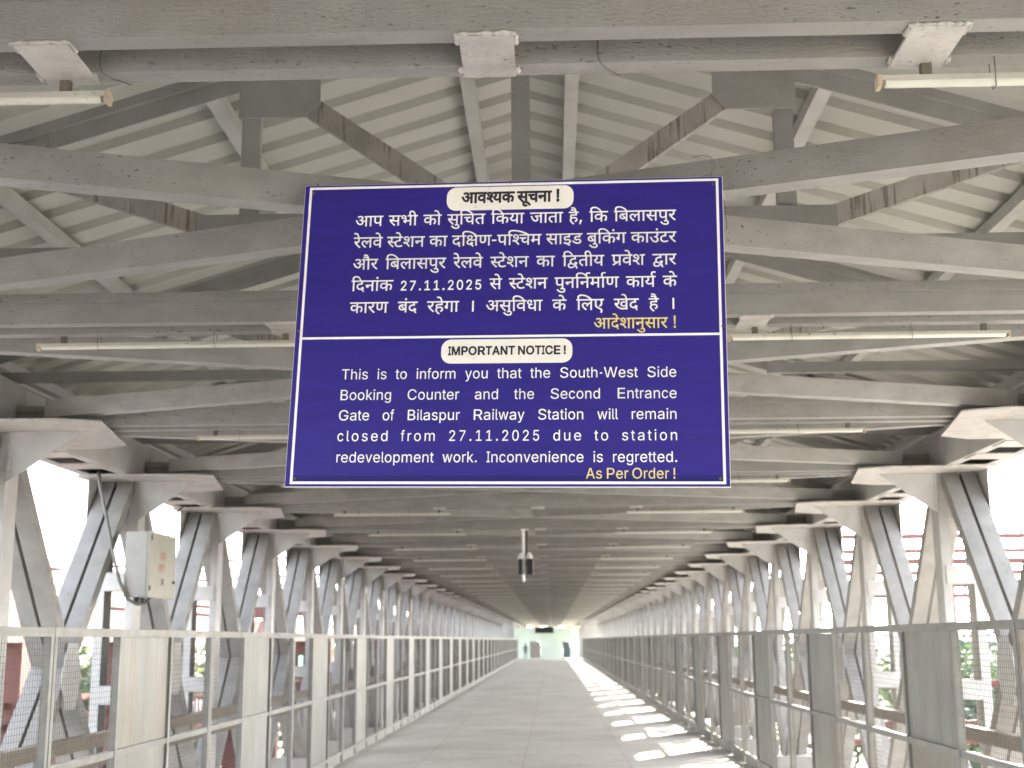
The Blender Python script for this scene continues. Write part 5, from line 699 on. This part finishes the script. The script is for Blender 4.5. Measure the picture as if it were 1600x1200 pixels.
def lettering(runs, name, material, parent, depth=-.0016, tilt=0.0, axis='front'):
    """runs: (glyph key, x, baseline z, x scale, z scale, boldness)"""
    V, Fc = [], []
    for n, (k, x, z, sx, sz, bold) in enumerate(runs):
        vs, fs = glyph_mesh(k, bold); o = len(V); dd = depth - (n % 3) * .00012
        V += [(x + v[0] * sx, dd, z + v[1] * sz) for v in vs]; Fc += [tuple(i + o for i in f) for f in fs]
    me = bpy.data.meshes.new(name); me.from_pydata(V, [], Fc); me.materials.append(material)
    for p in me.polygons: pass
    ob = bpy.data.objects.new(name, me); COL.objects.link(ob); ob.parent = parent
    return ob
def latin(text, em, track, bold):
    r, x = [], 0.0
    for ch in text:
        if ch == ' ': x += .278 * em + track; continue
        a, hw = ADV[ch]; r.append((ch, x, em * hw / a * .985, bold)); x += hw / 1000 * em + track
    return r, x - track
def justify(words, x0, x1, z0, z1):
    """words: (runs relative to their start, width)"""
    tot = sum(w for _, w in words); gap = (x1 - x0 - tot) / max(1, len(words) - 1)
    x, out = x0, []
    for rs, w in words:
        for (k, dx, sx, sz, bold) in rs:
            t = (x + dx - x0) / (x1 - x0); out.append((k, x + dx, z0 + (z1 - z0) * t, sx, sz, bold))
        x += w + gap
    return out
for n, (text, a, e) in enumerate(LAT):
    em = .0625; track = 0; bold = 2; z0 = z1 = (a[1] + e[1]) / 2
    if n == 3: track = .0078
    if n == 6: em = .0500; bold = 40
    if n == 5: em = .0605
    ws = []
    x1 = e[0]
    for wd in text.split(' '):
        r, w = latin(wd, em, track, bold); ws.append(([(k, x, sx, em * .985, bd) for k, x, sx, bd in r], w))
    nat = sum(w for _, w in ws) + .2 * em * (len(ws) - 1); avail = x1 - a[0]
    if nat > avail:
        f = avail / nat; ws = [([(k, x * f, sx * f, sz, bd) for k, x, sx, sz, bd in r], w * f) for r, w in ws]
    runs = justify(ws, a[0], x1, z0, z1)
    lettering(runs, 'lettering', M['yellow'] if n == 5 else M['ink'] if n == 6 else M['white_vinyl'], board)
for n, (words, a, e, hh) in enumerate(DEV):
    sz = .0462 / .60; bold = 7; z0 = z1 = (a[1] + e[1]) / 2
    if n == 5: sz = .0440 / .60
    if n == 6: bold = 36
    ws = []
    for w in words:
        if w[0] == 'L':
            r, ww = latin(w[1], .0605, .006, 16); ws.append(([(k, x, sx, .0605 * .985, bd) for k, x, sx, bd in r], ww))
        else:
            rs = []
            for tkn in w[1].split(' '):
                k, x = tkn.split(':'); rs.append((k, int(x) / 1000 * sz, sz, sz, bold))
            ws.append((rs, w[2] / 1000 * sz))
    nat = sum(w for _, w in ws) + .016 * (len(ws) - 1); avail = e[0] - a[0]
    f = avail / nat if nat > avail else 1.0
    if f < 1: ws = [([(k, x * f, sx * f, s2, bd) for k, x, sx, s2, bd in r], w * f) for r, w in ws]
    runs = justify(ws, a[0], e[0], z0, z1)
    lettering(runs, 'lettering', M['yellow'] if n == 5 else M['ink'] if n == 6 else M['white_vinyl'], board)
for k_, (x, z) in enumerate(((-.875, .642), (.875, .642), (-.875, -.645), (.875, -.645), (0, .673), (-.90, 0), (.90, 0))):
    w = MB(); w.tube([(x, .001, z), (x, -.0035, z)], .0065, 8); w.build('screw', M['pipe'], board)
for s in (-1, 1):
    w = MB(); w.tube([(s * .90, .03, .64), (s * .905, .08, .66), (s * .93, .12, .60), (s * .94, .16, .5), (s * .91, .12, .47), (s * .89, .05, .56)], .0018, 5)
    w.tube([(s * .86, .02, .665), (s * .87, .03, .70), (s * .86, .16, .72), (s * .87, .22, .60)], .0018, 5)
    if s > 0: w.tube([(.82, .02, .685), (.87, .02, .70), (.885, .02, .745), (.87, .03, .785), (.83, .04, .80), (.79, .05, .795)], .0016, 5)
    w.build('tie_wire', M['cable'], board)
# ------------------------------------------------------------------ cabinet, conduits, loose strings
box = thing('junction_box', (-3.83, 12.35, 1.93)); tag(box, 'beige metal junction box with red stencilled door on the left column', 'junction box')
b = MB(); b.box(-.125, .09, 0, .86, 0, .63); b.build('cabinet', M['box_side'], box, bevel=.004)
b = MB(); b.box(.0945, .118, -.004, .864, -.004, .634); dr = b.build('door', M['box_door'], box, bevel=.003)
for z in (.06, .55):
    b = MB(); b.box(.1185, .126, .02, .05, z, z + .05); b.build('hinge', M['black'], dr)
b = MB(); b.tube([(.118, .80, .17), (.135, .80, .17)], .016, 10); b.build('lock', M['black'], dr)
V, Fc = [], []
def stencil(words, y0, z0, sz):
    x = y0
    for tk in words[1].split(' '):
        k, gx = tk.split(':'); vs, fs = glyph_mesh(k, 14); o = len(V)
        V.extend([(.1186 + .0002 * (o % 3), x + int(gx) / 1000 * sz + v[0] * sz, z0 + v[1] * sz) for v in vs]); Fc.extend([tuple(i + o for i in f) for f in fs])
stencil(STENCIL[0], .33, .37, .125); stencil(STENCIL[1], .27, .255, .12)
me = bpy.data.meshes.new('stencil_lettering'); me.from_pydata(V, [], Fc); me.materials.append(M['red_ink'])
so = bpy.data.objects.new('stencil_lettering', me); COL.objects.link(so); so.parent = dr
b = MB(); b.bar((.1190, .38, .13), (.1190, .48, .19), .010, .001); b.bar((.1192, .38, .19), (.1192, .48, .13), .010, .001); b.build('stencil_mark', M['red_ink'], dr)
b = MB()
for y in (.12, .30): b.tube([(-.03, y, .002), (-.03, y, -.05)], .03, 10)
b.build('cable_gland', M['black'], box)
c = MB(); c.tube([(-4.24, 12.3, 3.14), (-4.22, 12.3, 3.0), (-4.14, 12.3, 2.7), (-4.06, 12.3, 2.36), (-3.98, 12.3, 2.08), (-3.90, 12.32, 1.91), (-3.82, 12.36, 1.86), (-3.76, 12.42, 1.87), (-3.73, 12.5, 1.94)], .016, 10)
tag(c.build('conduit', M['cable'], smooth=True), 'thick dark conduit sagging from the left chord into the junction box', 'cable')
c = MB(); c.tube([(-3.70, 12.9, 2.56), (-3.70, 12.95, 2.68), (-3.66, 13.0, 2.80), (-3.6, 13.05, 2.88)], .011, 8)
tag(c.build('conduit', M['cable'], smooth=True), 'thin dark wire rising from the top of the junction box', 'cable')
for x, lab in ((-1.17, 'dark string looped round the nearest crossbeam left of its middle plate'), (.32, 'dark string looped round the nearest crossbeam right of its middle plate')):
    c = MB(); yb1 = Y1
    c.tube([(x, yb1 + .20, ZB + .15), (x + .004, yb1 + .218, ZB + .10), (x + .002, yb1 + .219, ZB + .02), (x + .01, yb1 + .219, ZB - .004), (x + .03, yb1 + .26, ZB - .006), (x + .07, yb1 + .306, ZB - .004), (x + .08, yb1 + .308, ZB + .03)], .0022, 5, .3)
    tag(c.build('string', M['cable']), lab, 'string')
# hanging camera mount
ct = thing('camera_mount', (-.24, 19.85, 0)); tag(ct, 'white pole with two black cameras hanging from the ceiling below the notice board', 'camera')
b = MB(); b.box(-.06, .06, -.06, .06, 3.165, 3.176); b.tube([(-.02, 0, 3.17), (-.02, 0, 2.38)], .022, 10); b.build('pole', M['white_plastic'], ct)
b = MB(); b.tube([(.03, .03, 3.17), (.03, .03, 2.9), (.028, .03, 2.62)], .016, 8); b.build('cable', M['black'], ct)
for s in (-1, 1):
    b = MB(); x0 = -.10 if s < 0 else .03; b.box(x0, x0 + (.06 if s < 0 else .10), -.09, .10, 2.48, 2.72); cm = b.build('camera_body', M['black'], ct, bevel=.012)
    b = MB(); b.tube([(x0 + .04, 0, 2.70), (x0 + .04, 0, 2.76), (x0 + .04, 0, 2.80), (x0 + .04, 0, 2.82)], [.05, .048, .03, .01], 12); b.build('dome', M['white_plastic'], cm, smooth=True)
# far end
db = thing('display_board', (-.40, 95, 0)); tag(db, 'black display board hanging across the far end of the walkway', 'display board')
b = MB(); b.box(-.68, .68, 0, .12, 1.97, 2.40); b.build('panel', M['black'], db, bevel=.01)
for x in (-.5, .5):
    b = MB(); b.tube([(x, .06, 2.39), (x, .06, 3.17)], .02, 8); b.build('hanger_rod', M['column'], db)
ew = thing('end_wall', (0, 110, 0)); tag(ew, 'pale green wall with two doors closing the far end of the walkway', 'wall')
def panel_(x0, x1, z0, z1, nm='wall_panel', mk='wall_green', y0=0, y1=.2):
    b = MB(); b.box(x0, x1, y0, y1, z0, z1); return b.build(nm, M[mk], ew)
panel_(-3.08, -1.72, 0, 2.45); panel_(-3.95, -3.085, 0, 3.1, 'side_panel', 'column', -.05, .25); panel_(2.475, 3.95, 0, 3.1, 'side_panel', 'column', -.05, .25); panel_(-1.7195, -.8205, 1.3505, 2.449); panel_(-.82, 1.04, 0, 2.45); panel_(1.0405, 1.6895, 1.3505, 2.449); panel_(1.69, 2.47, 0, 2.45)
panel_(-1.70, -.84, .01, 1.34, 'door', 'brown', .06, .11); panel_(1.06, 1.67, .01, 1.34, 'door', 'teal_dark', .06, .11)
panel_(-3.08, 2.47, 2.4505, 2.52, 'coping', 'white_plastic', -.04, .24)
# person far away
def person(x, y, h):
    k = h / 1.7
    pts = {'pel': (0, 0, .95, .13), 'wst': (0, 0, 1.10, .12), 'chs': (0, 0, 1.30, .15), 'nek': (0, 0, 1.45, .055), 'hd0': (0, -.01, 1.54, .075), 'hd1': (0, -.01, 1.64, .085),
           'shl': (-.19, 0, 1.38, .06), 'ell': (-.25, .02, 1.10, .045), 'wrl': (-.24, -.06, .86, .035), 'hnl': (-.24, -.08, .78, .03),
           'shr': (.19, 0, 1.38, .06), 'elr': (.25, .02, 1.10, .045), 'wrr': (.24, -.06, .86, .035), 'hnr': (.24, -.08, .78, .03),
           'hil': (-.10, 0, .88, .095), 'knl': (-.11, -.05, .5, .065), 'anl': (-.11, .02, .09, .045), 'tol': (-.12, -.14, .035, .035),
           'hir': (.10, 0, .88, .095), 'knr': (.12, .03, .5, .065), 'anr': (.12, .12, .09, .045), 'tor': (.13, -.04, .035, .035)}
    ed = [('pel', 'wst'), ('wst', 'chs'), ('chs', 'nek'), ('nek', 'hd0'), ('hd0', 'hd1'), ('chs', 'shl'), ('shl', 'ell'), ('ell', 'wrl'), ('wrl', 'hnl'), ('chs', 'shr'), ('shr', 'elr'), ('elr', 'wrr'), ('wrr', 'hnr'),
          ('pel', 'hil'), ('hil', 'knl'), ('knl', 'anl'), ('anl', 'tol'), ('pel', 'hir'), ('hir', 'knr'), ('knr', 'anr'), ('anr', 'tor')]
    ks = list(pts); me = bpy.data.meshes.new('person')
    me.from_pydata([tuple(c * k for c in pts[a][:3]) for a in ks], [(ks.index(a), ks.index(b_)) for a, b_ in ed], [])
    o = bpy.data.objects.new('person', me); COL.objects.link(o); o.location = (x, y, -.004)
    sk = o.modifiers.new('skin', 'SKIN')
    for n, a in enumerate(ks):
        me.skin_vertices[0].data[n].radius = (pts[a][3] * k, pts[a][3] * k * .85)
    me.skin_vertices[0].data[0].use_root = True
    sb = o.modifiers.new('sub', 'SUBSURF'); sb.levels = 1; sb.render_levels = 1
    me.materials.append(M['cloth'])
    hb = MB(); hb.tube([(0, .01, 1.60 * k), (0, .01, 1.66 * k), (0, .01, 1.72 * k), (0, .01, 1.745 * k)], [.088 * k, .094 * k, .07 * k, .02 * k], 12)
    hb.build('hair', M['hair'], o, smooth=True)
    tag(o, 'person in dark clothes standing at the far left end of the walkway', 'person')
person(-2.0, 106, 1.2)

# ------------------------------------------------------------------ red steelwork outside
rb = thing('red_footbridge', (-8.2, 0, 0)); tag(rb, 'red painted steel footbridge running beside the walkway on the left', 'footbridge')
b = MB(); b.box(-1.6, .2, 12, 62, -.62, -.10); b.build('deck_girder', M['red'], rb)
b = MB(); b.box(-.1, .1, 12, 62, 1.52, 2.10); b.box(-1.55, -1.35, 12, 62, 1.52, 2.08); b.build('roof_girder', M['red'], rb)
for k in range(11):
    y = 15.2 + k * 4.7
    b = MB(); b.box(-.2, .2, y, y + .4, -7, 1.515); b.build('post', M['red'], rb)
for z in (.52, .20):
    b = MB(); b.box(-.04, .04, 12, 62, z, z + .09); b.build('handrail', M['red'], rb)
b = MB(); y = 12.0
while y < 62: b.box(-.015, .015, y, y + .03, -.098, .199); b.box(-.015, .015, y, y + .03, .2905, .519); y += .32
b.build('balusters', M['red'], rb)
for z, yy in ((.62, 42.6), (-.30, 43.2)):
    b = MB(); b.box(.06, .075, yy, yy + 1.6, z, z + .42); b.build('turquoise_panel', M['turq'], rb)
for k in range(4):
    b = MB(); z = 2.17 + k * .19; b.box(-.06, .06, 12, 34, z, z + .125); b.build('louvre_slat', M['red_pale'], rb)
def slat_frame(x0, x1, y, zs, lab, rise=0):
    t = thing('slatted_screen', (x0, y, 0)); tag(t, lab, 'screen'); w = x1 - x0
    for z, h, mk in zs:
        b = MB(); b.prism([(0, z), (w, z + rise), (w, z + h + rise), (0, z + h)], 'y', 0, .07); b.build('slat', M[mk], t)
    n = max(2, int(abs(w) / 2.6))
    for k in range(n + 1):
        x = w * k / n; b = MB(); b.box(x - .06, x + .06, .0705, .16, -7, max(z for z, _, _ in zs) + rise); b.build('post', M['red_pale'], t)
slat_frame(5.6, 17.0, 27, ((3.50, .11, 'red'), (3.20, .10, 'red_pale'), (2.97, .13, 'red'), (2.75, .10, 'red_pale'), (2.50, .16, 'red'), (2.28, .10, 'red_pale'), (.48, .16, 'red'), (-.30, .14, 'red'), (-.62, .12, 'red_pale')),
           'red horizontal slatted screen standing outside the right columns')
slat_frame(-5.4, -17.0, 38, ((4.0, .09, 'red'), (3.72, .07, 'red_pale'), (3.45, .09, 'red'), (3.2, .07, 'red_pale'), (2.3, .7, 'red')),
           'red horizontal slatted screen standing outside the left columns', rise=-.5)

# ------------------------------------------------------------------ trees
def leafy(mat_):
    t = mat_.node_tree; b = t.nodes["Principled BSDF"]; N, Lk = t.nodes.new, t.links.new
    tr = N("ShaderNodeBsdfTranslucent"); mx = N("ShaderNodeMixShader"); mx.inputs[0].default_value = .45
    out = next(n for n in t.nodes if n.type == 'OUTPUT_MATERIAL')
    Lk(b.inputs["Base Color"].links[0].from_socket, tr.inputs[0]); Lk(b.outputs[0], mx.inputs[1]); Lk(tr.outputs[0], mx.inputs[2]); Lk(mx.outputs[0], out.inputs[0])
for k in ('leaf_g', 'leaf_y', 'leaf_b'): leafy(M[k])
def tree_meshes(seed, h, r, mk):
    rnd = random.Random(seed)
    tr = MB(); tr.tube([(0, 0, 0), (.1, .05, h * .25), (-.05, .1, h * .5), (.1, 0, h * .75)], [.28, .2, .15, .06], 8)
    cl = []
    for k in range(9):
        a = rnd.uniform(0, 6.28); z0 = h * rnd.uniform(.3, .6); e = Vector((math.cos(a) * r * rnd.uniform(.4, .85), math.sin(a) * r * rnd.uniform(.4, .85), h * rnd.uniform(.5, .92)))
        tr.tube([(0, 0, z0), e * .5 + Vector((0, 0, z0 * .5)), e], [.1, .06, .025], 6)
        cl.append((e, r * rnd.uniform(.28, .5)))
    cl.append((Vector((0, 0, h * .9)), r * .5)); cl.append((Vector((0, 0, h * .7)), r * .6))
    for k in range(8):
        a = rnd.uniform(0, 6.28); cl.append((Vector((math.cos(a) * r * .8, math.sin(a) * r * .8, h * rnd.uniform(.35, .8))), r * rnd.uniform(.2, .35)))
    lf = MB()
    for c, rr in cl:
        for q in range(130):
            d = Vector((rnd.gauss(0, 1), rnd.gauss(0, 1), rnd.gauss(0, .8))).normalized() * rr * rnd.uniform(.45, 1.08)
            p = c + d; s = rnd.uniform(.10, .24)
            u = Vector((rnd.gauss(0, 1), rnd.gauss(0, 1), rnd.gauss(0, .6))).normalized(); v = u.cross(Vector((rnd.gauss(0, 1), rnd.gauss(0, 1), rnd.gauss(0, 1)))).normalized()
            lf.add([p - u * s, p + v * s * .45, p + u * s, p - v * s * .45], [(0, 1, 2, 3)])
    return tr.mesh('trunk', M['bark']), lf.mesh('crown', M[mk])
KINDS = {'g': tree_meshes(3, 8.6, 3.0, 'leaf_g'), 'y': tree_meshes(5, 8.2, 2.8, 'leaf_y'), 'b': tree_meshes(9, 9.2, 3.2, 'leaf_b')}
def tree(x, y, k, sc, lab, grp):
    t = thing('tree', (x, y, -7)); t.rotation_euler = (0, 0, random.uniform(0, 6)); t.scale = (sc, sc, sc)
    for nm, me in zip(('trunk', 'crown'), KINDS[k]):
        o = bpy.data.objects.new(nm, me); COL.objects.link(o); o.parent = t
    tag(t, lab, 'tree', grp)
W_ = {'g': 'green', 'y': 'yellow-green', 'b': 'bluish green'}
for (x, y, k, sc) in ((-14, 20, 'g', .86), (-15, 27, 'y', .9), (-13.5, 33, 'g', .92), (-16, 40, 'g', 1.0), (-13, 47, 'y', .98), (-15, 56, 'g', 1.0), (-22, 30, 'g', .95), (-24, 44, 'b', 1.05),
                   (-13, 66, 'g', 1.0), (-20, 62, 'y', 1.05), (-14, 80, 'g', 1.05), (-30, 60, 'g', 1.1), (-12, 98, 'b', 1.05)):
    tree(x, y, k, sc, '%s tree beyond the red footbridge on the left' % W_[k], 'trees on the left')
for (x, y, k, sc) in ((13, 31, 'b', .98), (16, 36, 'b', 1.02), (11, 38, 'g', .95), (14, 44, 'b', 1.05), (19, 40, 'b', 1.05), (11.5, 52, 'y', .98), (16, 56, 'b', 1.1), (22, 52, 'g', 1.1), (13, 66, 'b', 1.05),
                   (13, 80, 'g', 1.05), (24, 70, 'b', 1.15), (14, 100, 'b', 1.05)):
    tree(x, y, k, sc, '%s tree beyond the red screen on the right' % W_[k], 'trees on the right')
for (x, y, k, sc) in ((-9, 185, 'b', 1.5), (-3, 190, 'g', 1.55), (3, 186, 'g', 1.5), (9, 191, 'b', 1.5)):
    tree(x, y, k, sc, 'pale tree closing the view beyond the far end of the walkway', 'trees beyond the far end')
